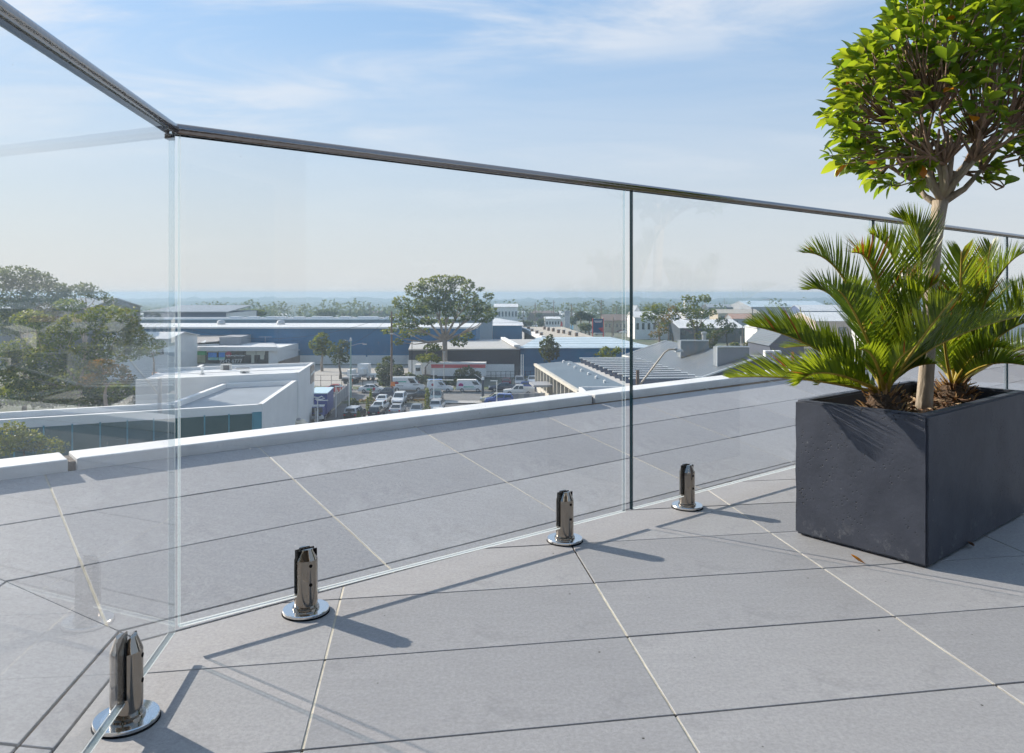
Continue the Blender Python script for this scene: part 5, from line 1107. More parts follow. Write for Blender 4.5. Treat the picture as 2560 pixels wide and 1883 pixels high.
px_tree('gum_tree', 'left gum of the pair standing right of the dark glass edge', 200, 1652, [(1625, 782, 22, 18), (1645, 772, 24, 14), (1660, 790, 16, 14), (1612, 796, 14, 12), (1640, 800, 20, 10), (1655, 818, 16, 12), (1668, 806, 12, 10)], 'gum', 0.7, 1.5, 4, (1648, 830), 0.35, 0.4, M_BARKD)
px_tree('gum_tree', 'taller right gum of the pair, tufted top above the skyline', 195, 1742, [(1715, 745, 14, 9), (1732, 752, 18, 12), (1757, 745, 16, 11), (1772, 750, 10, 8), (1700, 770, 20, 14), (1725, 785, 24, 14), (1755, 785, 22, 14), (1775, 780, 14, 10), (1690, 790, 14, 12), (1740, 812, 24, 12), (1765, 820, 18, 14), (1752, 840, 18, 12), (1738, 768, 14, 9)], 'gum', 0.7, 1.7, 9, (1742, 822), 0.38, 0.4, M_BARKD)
px_tree('golden_shrub_tree', 'small tree with golden leaves between the gum pair', 193, 1690, [(1668, 800, 14, 14), (1684, 778, 12, 14), (1660, 826, 16, 10), (1640, 836, 18, 10)], 'gold', 0.6, 1.3, 5, (1680, 835), 0.2, 0.4, M_BARKD)
px_tree('round_tree', 'dark round tree right of the gum pair', 190, 1818, [(1806, 805, 18, 12), (1830, 818, 16, 12), (1815, 826, 20, 10)], 'dark', 0.6, 2.0, 6, (1816, 838), 0.25, 0.4, M_BARKD)
px_tree('shade_tree', 'dark bushy tree between the gum pair and the grey hall', 175, 1785, [(1775, 850, 20, 20), (1790, 838, 18, 14), (1768, 868, 16, 14)], 'dark', 0.6, 2.0, 16, None, 0.25, 0.4, M_BARKD)
px_tree('street_tree', 'dense dark conical tree in front of the striped shed', 150, 1374, [(1374, 848, 12, 12), (1368, 860, 20, 14), (1382, 868, 20, 14), (1362, 878, 16, 14), (1386, 885, 14, 12), (1372, 892, 16, 12)], 'dark', 0.5, 2.8, 8, None, 0.3, 0.3, M_BARKD)
px_tree('street_tree', 'bushy olive tree before the navy shed wall, left of the glass edge', 138, 1515, [(1512, 876, 12, 10), (1500, 892, 16, 12), (1528, 886, 14, 10), (1542, 876, 12, 8), (1518, 898, 16, 10)], 'lime', 0.5, 2.4, 12, None, 0.25, 0.3, M_BARKD)
px_tree('olive_tree', 'pale olive tree before the long navy warehouse, left of the street lamp', 165, 806, [(806, 846, 18, 16), (790, 862, 20, 18), (815, 868, 22, 18), (800, 880, 20, 12)], 'gum', 0.55, 2.6, 13, (806, 890), 0.3, 0.3)
px_tree('street_tree', 'brownish street tree behind the red car', 150, 850, [(838, 880, 20, 18), (858, 868, 18, 20), (845, 900, 18, 14), (862, 896, 14, 14)], 'dark', 0.5, 1.8, 14, (848, 915), 0.25, 0.3, M_BARKD)
px_tree('dense_conifer', 'dense rounded conifer left of the timber pole behind the white sedan', 140, 965, [(968, 905, 16, 14), (962, 925, 22, 22), (965, 945, 24, 22), (970, 960, 22, 14)], 'dark', 0.42, 3.2, 15, None, 0.3, 0.3, M_BARKD)
px_tree('dense_conifer', 'dark round conifer right of the timber pole behind the tall van', 142, 993, [(994, 925, 16, 14), (996, 945, 18, 20), (992, 960, 18, 12)], 'dark', 0.42, 3.2, 17, None, 0.3, 0.3, M_BARKD)
px_tree('spreading_shrub_tree', 'small lime tree with dark stem behind the hedge, left of the big gum', 146, 1066, [(1060, 898, 16, 8), (1078, 892, 16, 9), (1094, 900, 12, 8)], 'lime', 0.45, 2.4, 18, (1064, 918), 0.2, 0.3, M_BARKD)
px_tree('shrub', 'dark dome shaped shrub before the trailer with the red stripe', 143, 1170, [(1150, 938, 16, 16), (1170, 934, 22, 18), (1190, 942, 16, 14)], 'dark', 0.4, 3.0, 19, None, 0.2, 0.2, M_BARKD, cat='shrub')
px_tree('hedge', 'clipped dark hedge between the tall van and the trailer', 138.6, 1070, [(1030, 945, 12, 10), (1048, 950, 14, 12), (1066, 952, 14, 12), (1085, 955, 14, 10), (1105, 957, 14, 9), (1125, 957, 12, 9), (1140, 957, 12, 9)], 'dark', 0.35, 3.2, 20, None, 0.12, 0.15, M_BARKD, cat='hedge', limbs=False)
px_tree('shrub', 'bright lime shrub beside the white depot wall', 140, 1021, [(1021, 939, 10, 8), (1032, 943, 8, 6)], 'lime', 0.35, 2.8, 22, None, 0.1, 0.2, M_BARKD, cat='shrub')
for x, yt, yb_, w_, Yc, lab in ((927, 974, 1001, 5, 117.5, 'slim upright conifer farthest left at the head of the car park'), (919, 992, 1026, 5.5, 106, 'slim upright conifer beside the black hatchback'), (1068, 972, 1030, 8.5, 103, 'tallest slim conifer, right of the silver hatchback'), (897, 1030, 1058, 8, 95, 'low bushy conifer before the four-wheel drive')):
    bl = [(x+random.uniform(-1, 1), yt+(yb_-yt)*q, w_*(0.45+0.75*q), (yb_-yt)*0.16) for q in (0.1, 0.3, 0.5, 0.7, 0.9)]
    px_tree('slim_conifer', lab, Yc, x, bl, 'lime', 0.30, 2.6, int(x), None, 0.1, 0.1, M_BARKD, limbs=False)
px_tree('shrub', 'green shrub by the grey fence, behind the four-wheel drive', 112, 885, [(882, 1003, 10, 9), (890, 1010, 9, 8), (876, 1015, 8, 9)], 'dark', 0.35, 2.8, 31, None, 0.1, 0.2, M_BARKD, cat='shrub')
px_tree('ground_shrub', 'low planting strip at the head of the car park', 118, 1000, [(x, 1001.5, 8, 3) for x in range(905, 1066, 11)], 'gold', 0.3, 2.2, 32, None, 0.06, 0.1, M_BARKD, cat='shrub', limbs=False)
# trees seen through the left panel
px_tree('tall_gum', 'hazy tall gum at the left edge, highest of the left trees', 100, 60, [(x, y, rx*1.15, ry*1.15) for x, y, rx, ry in [(10, 700, 40, 26), (60, 690, 46, 24), (110, 702, 36, 24), (90, 730, 50, 26), (20, 735, 46, 26), (135, 728, 24, 20), (40, 768, 50, 26), (100, 775, 50, 30), (20, 810, 50, 30)]], 'grey', 0.40, 2.0, 41, (62, 860), 0.28, 0.4)
px_tree('tall_gum', 'pale drooping gum right of the tall one, top rising over the horizon', 105, 215, [(190, 730, 34, 16), (225, 722, 30, 16), (250, 738, 28, 14), (170, 748, 30, 14), (268, 752, 18, 10)], 'grey', 0.40, 1.8, 42, (215, 800), 0.35, 0.4)
px_tree('wide_gum', 'wide green gum filling the left panel above the teal office', 80, 200, [(x, y, rx*1.2, ry*1.25) for x, y, rx, ry in [(200, 762, 34, 14), (260, 788, 46, 22), (325, 800, 36, 26), (190, 812, 44, 24), (130, 842, 44, 24), (270, 838, 46, 24), (340, 842, 26, 22), (60, 880, 46, 30), (140, 900, 50, 34), (215, 890, 48, 28), (60, 940, 44, 30), (150, 955, 46, 30), (225, 940, 34, 28), (40, 985, 50, 26), (120, 990, 50, 24), (200, 985, 46, 22), (270, 985, 40, 20), (300, 880, 40, 24), (20, 900, 40, 34), (100, 800, 40, 22)]], 'gum', 0.36, 2.2, 43, (200, 965), 0.3, 0.35)
px_tree('golden_gum', 'gum with golden leaf tips overhanging the white roof at left', 74, 270, [(255, 912, 34, 16), (290, 928, 32, 18), (310, 950, 20, 14), (240, 950, 30, 20)], 'gold', 0.28, 2.2, 44, (262, 985), 0.22, 0.35)
px_tree('small_gum', 'small gum just left of the glass corner', 100, 385, [(375, 850, 20, 16), (398, 862, 18, 14), (385, 880, 18, 14), (365, 876, 14, 12)], 'gum', 0.34, 1.6, 45, (385, 905), 0.18, 0.35)
px_tree('garden_shrubs', 'dense shrubs filling the court behind the teal office roof', 84, 250, [(x, 985+(x % 3)*4, 32, 26) for x in range(-30, 430, 38)], 'dark', 0.3, 2.0, 47, None, 0.12, 0.3, M_BARKD, cat='shrub', limbs=False)
px_tree('low_shrubbery', 'dark shrubs at the foot of the teal office, lower left', 50, 60, [(20, 1085, 40, 30), (75, 1100, 40, 26), (0, 1120, 40, 24), (120, 1120, 40, 22)], 'lime', 0.22, 2.2, 46, None, 0.12, 0.2, M_BARKD, cat='shrub')
# middle-distance and far trees, one by one
FT = [(548, 768, 17, 11, 400, 'dark', 'leafy tree on the skyline above the slate hall'), (572, 775, 16, 7, 390, 'dark', 'low tree right of the skyline tree at left'), (643, 781, 26, 11, 330, 'gum', 'rounded tree above the pale gable end'), (817, 781, 30, 13, 420, 'grey', 'hazy rounded tree over the navy warehouse roof'), (862, 783, 20, 10, 520, 'grey', 'hazy tree right of the rounded one'), (905, 782, 26, 10, 540, 'grey', 'hazy tree left of the timber pole top'), (958, 783, 18, 9, 560, 'grey', 'small hazy tree left of the big gum crown'),
      (1345, 787, 10, 7, 420, 'dark', 'dark tree top beside the first centre pole'), (1353, 806, 12, 14, 330, 'grey', 'tall bushy tree behind the tan roof'), (1323, 808, 14, 10, 340, 'grey', 'olive bush left of the tall bushy tree'), (1306, 808, 12, 10, 330, 'dark', 'bush beside the balconied flats'), (1376, 800, 12, 9, 360, 'dark', 'dark tree right of the tall bushy tree'),
      (1432, 800, 10, 14, 300, 'grey', 'olive tree right of the pylon sign'), (1452, 788, 16, 16, 300, 'dark', 'palm-like dark tree left of the navy sign'), (1474, 792, 12, 12, 300, 'dark', 'dark tree touching the navy sign'), (1463, 816, 18, 14, 285, 'grey', 'bushy tree at the foot of the navy sign'), (1580, 784, 9, 6, 420, 'dark', 'small tree between the two glass panels'),
      (1830, 776, 26, 12, 620, 'grey', 'broad hazy tree left of the power pylon'), (1875, 783, 18, 8, 640, 'grey', 'hazy tree below the power pylon'), (2005, 764, 20, 12, 560, 'dark', 'dark tree alone on the skyline left of the cycad'), (2045, 772, 10, 9, 640, 'grey', 'small grey tree on the skyline near the cycad'), (2075, 770, 16, 8, 600, 'grey', 'hazy tree touching the cycad fronds'),
      (1880, 862, 22, 14, 185, 'lime', 'lime green tree below the white factory'), (1905, 868, 14, 12, 180, 'gum', 'green tree left of the white square sign'), (1838, 862, 12, 10, 182, 'gum', 'small bush behind the second clerestory'), (2050, 815, 24, 14, 350, 'grey', 'grey-green tree glimpsed between cycad fronds'), (2000, 800, 14, 8, 380, 'dark', 'low tree before the navy fronted store'), (1925, 884, 14, 8, 165, 'lime', 'low lime bush beside the slate gabled house'), (1543, 800, 9, 6, 400, 'dark', 'small tree behind the brown roofed shops')]
for i, (x, y, rx, ry, Yc, fo, lab) in enumerate(FT):
    rnd = random.Random(i); bl = [(x, y+ry*0.2, rx*0.7, ry*0.7)]+[(x+rx*math.cos(a)*0.6, y-ry*0.35*math.sin(a)+ry*0.15, rx*0.45, ry*0.5) for a in (0.3, 1.1, 2.0, 2.8)]+[(x-rx*.4, y+ry*.5, rx*.4, ry*.4), (x+rx*.4, y+ry*.5, rx*.4, ry*.4)]
    px_tree('skyline_tree' if y < 790 else 'suburb_tree', lab, Yc, x, bl, fo, 0.9*Yc/300, 3.0, 60+i, None, 0.3, 0.2, M_BARKD)
# scattered far suburb trees and roofs that read as one mass
rnd = random.Random(5); m = MB(); rr = MB()
for k in range(900):
    Yc = rnd.uniform(480, 950); x = rnd.uniform(-0.75, 0.75)*Yc; z = ZG+ground_z(0, Yc); s = rnd.uniform(3.0, 8.5)
    crown_into(m, [(Vector((x, Yc, z+s*0.9)), s, s*0.8)], 2.2, 0.6, rnd, Yc)
    if k % 6 == 0: rr.mi = rnd.randrange(3); rr.box((x+8, Yc-5, z+2.5), (rnd.uniform(8, 22), 10, 5), rnd.uniform(-.4, .4), (1, 1)); rr.box((x+8, Yc-5, z+5.6), (rnd.uniform(10, 22), 10, 1.4), rnd.uniform(-.3, .3), (0.95, 0.2))
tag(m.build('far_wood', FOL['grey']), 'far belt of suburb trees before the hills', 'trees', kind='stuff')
tag(rr.build('far_suburb', [M_ROOFW, M_TILER, M_BWHITE]), 'far suburb roofs among the distant trees', 'houses', kind='stuff')
# ------------------------------------------------------------------ poles, lamps, fences, pylon
def pole(name, label, x, y_top, Y, r, m_, arms=(), cat='pole', base=None):
    tp = at(x, y_top, Y); zb = (ZG+ground_z(0, Y)) if base is None else base; t = thing(name, label, cat, (tp.x, Y, zb)); h = tp.z-zb
    MB().tube([(0, 0, 0), (0, 0, h*0.5), (0, 0, h)], [r*1.2, r, r*0.8], 8).build('shaft', m_, t)
    for dz, w_ in arms: MB().box((0, -r, h-dz), (w_, 0.12, 0.14)).build('crossarm', m_, t)
    return t, h
t, h = pole('timber_pole', 'tall brown timber power pole with orange tag between sedan and tall van', 979, 779, 124.5, 0.17, M_TIMBER, cat='power pole')
MB().box((0.25, -0.2, at(0, 960, 124.5).z-ZG), (0.75, 0.08, 0.75), 0, (0.8, 1)).build('orange_tag', M_ORANGE, t); MB().box((0, 0, h*0.74), (0.5, 0.5, 0.25)).build('pole_band', M_METAL, t)
t, h = pole('street_lamp', 'pale green street lamp left of the timber pole, arm reaching right', 877, 851, 121, 0.13, M_STEELG, cat='street lamp')
MB().tube([(0, 0, h-0.9), (1.0, 0, h-0.6), (2.0, 0, h-0.45)], 0.05, 6).build('arm', M_METAL, t); MB().box((2.2, 0, h-0.62), (0.6, 0.25, 0.16)).build('lamp_head', M_METAL, t); MB().lathe([(0.22, h-0.1), (0.16, h+0.3), (0.05, h+0.4)], n=8).build('finial', M_METAL, t)
t, h = pole('slim_pole', 'thin dark pole standing before the white depot end wall', 1030, 851, 142, 0.07, M_BLACK); MB().lathe([(0.14, 0), (0.14, 0.5)], n=8).build('foot', M_BLACK, t)
t, h = pole('slim_lamp', 'thin grey lamp post in front of the big gum trunk', 1110, 880, 140, 0.08, M_METAL, cat='lamp'); MB().box((0, -.1, h), (0.5, 0.25, 0.12)).build('lamp_head', M_METAL, t)
for x, yt, Yc, dx, lab in ((1084.6, 929, 114, 0.0, 'slim white car park lamp beside the small white van'), (1242, 953, 104, -0.75, 'white car park lamp before the blue hatchback, arm pointing left'), (794, 1002, 86, 1.05, 'white lamp post in front of the blue truck, arm pointing right'), (840, 967, 104, 0.75, 'short white lamp post at the end of the grey fence'), (873, 938, 106, 1.3, 'thin white post right of the grey fence')):
    t, h = pole('car_park_lamp', lab, x, yt, Yc, 0.065, M_PAINT, cat='lamp')
    MB().box((dx/2, 0, h+0.04), (abs(dx)+0.25, 0.14, 0.10)).build('lamp_head', M_PAINT, t)
t, h = pole('street_lamp', 'dark street lamp post right of the third van', 1207, 950, 121, 0.2, M_DARK, cat='street lamp'); MB().box((0, 0, h+0.25), (0.5, 0.4, 0.5), 0, (0.7, 0.7)).build('lantern', M_PAINT, t); MB().tube([(0, 0, h), (-1.3, 0, h+0.9)], 0.05, 5).build('arm', M_METAL, t)
for x, lab in ((1303, 'left of two white flagpoles before the dark depot'), (1308, 'right of two white flagpoles before the dark depot')):
    t, h = pole('flagpole', lab, x, 888, 140, 0.10, M_PAINT, cat='flagpole'); MB().lathe([(0.02, h+0.15), (0.13, h+0.08), (0.02, h)], n=8).build('finial', M_PAINT, t)
for i, (x, yt, Yc, arms, lab) in enumerate(((925, 757, 420, (), 'distant pole above the warehouse, left of the big gum'), (1308, 771, 380, ((1.0, 2.0),), 'distant pole right of the balconied flats'), (1325, 778, 400, (), 'slim distant pole left of the tall centre poles'), (1338, 757, 360, ((1.2, 2.4),), 'tall dark pole, left of the two tallest'), (1384.5, 751, 350, ((1.0, 1.6), (6, 1.4)), 'tallest dark pole in the centre distance'), (1379, 778, 420, (), 'thin pole just left of the tallest one'), (1429, 762, 350, ((0.4, 2.8), (2.2, 2.8), (4.4, 2.6), (6.8, 2.4)), 'pole with four crossarms above the pylon sign'), (1503, 750, 310, ((0.4, 2.4), (2.0, 2.6), (4.0, 2.4), (6.0, 2.2)), 'pole with many crossarms above the navy sign'), (1541, 765, 380, ((2.0, 2.2),), 'distant pole right of the navy sign'), (1533, 793, 300, (), 'short dark pole before the brown shops'), (1671, 758, 260, (), 'thin dark pole between the gum pair'), (1881, 768, 300, ((1.5, 1.0),), 'tall timber pole before the white factory'), (2001, 768, 300, ((1.5, 1.2),), 'timber pole at the tip of the cycad fronds'), (1811, 746, 700, ((3, 4),), 'far pole on the skyline left of the pylon'), (1856, 816, 250, ((0.6, 1.6),), 'pale pole left of the timber pole by the factory'), (1852, 840, 200, (), 'green-grey pole behind the second clerestory'), (1407, 785, 360, (), 'light pole left of the pylon sign'), (1363, 792, 320, (), 'white light pole right of the bushy tree'), (1442, 784, 300, (), 'pale lamp pole right of the pylon sign'), (1433, 789, 300, (), 'second pale lamp pole beside the pylon sign'), (1530, 818, 240, (), 'thin post on the car yard drive'))):
    t, h = pole('distant_pole', lab, x, yt, Yc, 0.20 if Yc > 280 else 0.15, M_TIMBER if i not in (15, 16, 17, 18, 19) else M_METAL, arms, 'pole')
    MB().lathe([(0.3, -0.3), (0.3, 0.3)], n=6).build('footing', M_CONC, t)
t = thing('power_pylon', 'steel lattice power pylon on the skyline left of the cycad', 'pylon', at(1921, 800, 900)); t.location.z = ZG+ground_z(0, 900); hp = EYE-(745-YH)*900/F-t.location.z
for sx in (-1, 1):
    for sy in (-1, 1): MB().tube([(sx*4, sy*4, 0), (sx*1.6, sy*1.6, hp*0.6), (sx*1.3, sy*1.3, hp)], 0.28, 4).build('leg', M_METAL, t)
br = MB()
for k in range(12):
    q0, q1 = k/12, (k+1)/12; w0 = 4-2.6*min(1, q0/0.6*0.9); w1 = 4-2.6*min(1, q1/0.6*0.9)
    br.tube([(-w0, -w0, hp*q0), (w1, -w1, hp*q1)], 0.16, 4); br.tube([(w0, -w0, hp*q0), (-w1, -w1, hp*q1)], 0.16, 4)
br.build('bracing', M_METAL, t)
for q_, w_ in ((0.97, 10), (0.80, 13), (0.64, 11)): MB().add([(-w_, 0, hp*q_-1.2), (0, -1, hp*q_), (w_, 0, hp*q_-1.2), (0, -1, hp*q_-1.4)], [(0, 1, 2, 3)]).build('crossarm', M_METAL, t)
# street lamp on a timber post close by, its arm swung out to the right
t, h = pole('leaning_lamp', 'timber post with a long slanting lamp arm above the terrace upstand', 1594, 926, 72, 0.20, M_TIMBER, cat='street lamp')
o_ = Vector((t.location.x, 72, ZG)); a, b, c, d = [at(x, y, 72)-o_ for x, y in ((1597, 966), (1661, 882), (1672, 874), (1686, 873))]
MB().tube([a, b, c, d], [0.09, 0.08, 0.07, 0.07], 8).build('arm', mat('lamp_arm', (0.40, 0.33, 0.26), 0.5), t); MB().lathe([(0.05, -.14), (0.16, -.1), (0.22, 0.05), (0.1, 0.14)], n=10).build('lamp_socket', M_METAL, t).location = d+Vector((0.12, 0, 0))
e = at(1698, 877, 72)-o_; bevel(MB().box(e, (0.85, 0.32, 0.24), 0, (0.7, 0.7)).build('lamp_head', M_METAL, t), 0.05)
# grey sheet fence running back past the truck
t = thing('sheet_fence', 'grey sheet metal fence with posts running back beside the blue truck', 'fence'); p0, p1 = gd(788, 1066), gd(874, 984); dd_ = (p1-p0)/12
for k in range(12):
    a, b = p0+dd_*(k+0.06), p0+dd_*(k+0.94); MB().prism([(a.x, a.y), (b.x, b.y), (b.x+0.06, b.y+0.02), (a.x+0.06, a.y+0.02)], ZG, ZG+1.8).build('fence_sheet', M_GREYW, t)
for k in range(13): a = p0+dd_*k; MB().box((a.x, a.y, ZG+1.15), (0.12, 0.12, 2.3)).build('post', M_METAL, t)
# yard fence behind the vans
t = thing('yard_fence', 'thin dark wire fence along the yard behind the white sedan', 'fence')
for k in range(16): MB().tube([(-46+1.9*k, 137.5, ZG), (-46+1.9*k, 137.5, ZG+2.2)], 0.045, 5).build('post', M_BLACK, t)
for z in (0.2, 1.2, 2.15): MB().tube([(-46, 137.5, ZG+z), (-17.5, 137.5, ZG+z)], 0.025, 4).build('rail', M_BLACK, t)
t = thing('yard_fence', 'dark rail fence before the white base wall of the depot', 'fence'); a, b = gd(1215, 948), gd(1338, 946)
for k in range(11): p = a.lerp(b, k/10); MB().tube([p, p+Vector((0, 0, 1.5))], 0.045, 5).build('post', M_BLACK, t)
for z in (0.75, 1.45): MB().tube([a+Vector((0, 0, z)), b+Vector((0, 0, z))], 0.03, 4).build('rail', M_BLACK, t)
t = thing('concrete_wall', 'low board-marked concrete wall beside the blue hatchback', 'wall'); a, b = gd(1283, 1016), gd(1363, 1014)
for k in range(6):
    p, q_ = a.lerp(b, k/6+0.002), a.lerp(b, (k+1)/6-0.002); MB().prism([(p.x, p.y), (q_.x, q_.y), (q_.x, q_.y+.25), (p.x, p.y+.25)], ZG, ZG+1.9).build('wall_panel', M_CONC if k % 2 else M_GREYW, t)
# wires
wm = mat('cable', (0.05, 0.05, 0.055), 0.6)
def wire(a, b, sag, lab):
    P_ = [a.lerp(b, k/14)+Vector((0, 0, -sag*4*(k/14)*(1-k/14))) for k in range(15)]
    tag(MB().tube(P_, 0.022, 4).build('power_cable', wm), lab, 'cable')
tp = at(979, 786, 124.5)
wire(tp, at(877, 860, 121), 0.6, 'overhead cable from the timber pole to the green lamp'); wire(tp+Vector((0.3, 0, -.2)), at(1503, 756, 310), 4, 'overhead cable from the timber pole to the crossarm pole'); wire(tp+Vector((-.3, 0, -.2)), at(430, 812, 124), 3, 'overhead cable from the timber pole to the left')

# ------------------------------------------------------------------ vehicles
M_TYRE = mat('tyre', (0.015, 0.015, 0.016), 0.8); M_RIM = mat('wheel_rim', (0.45, 0.45, 0.46), 0.3, metal=0.7); M_CGLASS = mat('car_glass', (0.012, 0.022, 0.028), 0.05, spec=1.0)
M_HL = mat('headlamp', (0.75, 0.76, 0.78), 0.15); M_TL = mat('tail_lamp', (0.45, 0.02, 0.02), 0.2); M_PLATE = mat('number_plate', (0.65, 0.63, 0.5), 0.5); M_TRIM = mat('black_trim', (0.02, 0.02, 0.022), 0.5)
PAINT = {'white': (0.74, 0.75, 0.75), 'silver': (0.42, 0.43, 0.45), 'black': (0.012, 0.013, 0.016), 'navy': (0.014, 0.022, 0.055), 'blue': (0.020, 0.07, 0.34), 'red': (0.42, 0.02, 0.025), 'champagne': (0.50, 0.48, 0.34), 'maroon': (0.16, 0.02, 0.03), 'teal': (0.07, 0.13, 0.16), 'cream': (0.62, 0.55, 0.42), 'greyblue': (0.20, 0.24, 0.28)}
def paint(c): return mat('paint_'+c, PAINT[c], 0.28, coat=0.6)
# profile: stations (x, belt height, half width) along the body, and cabin corners; x forward
SPEC = {
 'sedan': dict(L=4.75, W=0.90, g=0.32, st=[(-2.37, .78, .80), (-2.2, .98, .87), (-1.5, 1.02, .90), (0.2, .98, .90), (1.2, .94, .90), (2.0, .80, .87), (2.37, .62, .76)], cab=[(-1.75, 1.0), (-1.05, 1.44), (0.15, 1.44), (1.05, .95)], wt=.62, wx=1.38, wr=.32),
 'hatch': dict(L=4.1, W=0.87, g=0.32, st=[(-2.05, .80, .80), (-1.95, 1.0, .86), (-1.0, 1.02, .87), (0.3, .98, .87), (1.0, .96, .87), (1.75, .80, .83), (2.05, .62, .72)], cab=[(-2.0, 1.0), (-1.6, 1.46), (0.1, 1.5), (1.0, .97)], wt=.62, wx=1.27, wr=.31),
 'suv': dict(L=4.8, W=0.95, g=0.42, st=[(-2.4, .9, .86), (-2.3, 1.14, .93), (-1.0, 1.16, .95), (0.4, 1.12, .95), (1.2, 1.10, .95), (2.1, .98, .92), (2.4, .78, .82)], cab=[(-2.32, 1.14), (-2.05, 1.76), (0.25, 1.78), (1.1, 1.12)], wt=.70, wx=1.42, wr=.38),
 'van': dict(L=5.7, W=1.0, g=0.34, st=[(-2.85, 1.2, .98), (-2.8, 1.3, 1.0), (0, 1.3, 1.0), (1.5, 1.28, 1.0), (2.0, 1.12, .98), (2.6, .98, .94), (2.85, .72, .82)], cab=[(-2.83, 1.3), (-2.78, 2.45), (1.05, 2.45), (2.02, 1.25)], wt=.90, wx=1.85, wr=.36),
 'smallvan': dict(L=4.5, W=0.90, g=0.32, st=[(-2.25, 1.0, .87), (-2.2, 1.1, .90), (0, 1.1, .90), (0.9, 1.06, .90), (1.4, 1.0, .90), (2.0, .88, .86), (2.25, .64, .76)], cab=[(-2.23, 1.1), (-2.15, 1.83), (0.35, 1.83), (1.25, 1.05)], wt=.74, wx=1.38, wr=.32),
 'boxvan': dict(L=4.7, W=0.88, g=0.36, st=[(-2.35, 1.0, .86), (-2.3, 1.15, .88), (0, 1.15, .88), (1.5, 1.12, .88), (1.9, 1.05, .88), (2.2, .92, .85), (2.35, .68, .76)], cab=[(-2.32, 1.15), (-2.2, 1.95), (1.25, 1.95), (2.1, 1.1)], wt=.76, wx=1.35, wr=.32),
 'ute': dict(L=5.2, W=0.92, g=0.42, st=[(-2.6, .95, .88), (-2.55, 1.05, .90), (-0.9, 1.05, .92), (0.4, 1.08, .92), (1.2, 1.06, .92), (2.3, .94, .89), (2.6, .74, .80)], cab=[(-0.95, 1.06), (-0.75, 1.72), (0.45, 1.74), (1.3, 1.06)], wt=.70, wx=1.55, wr=.37)}
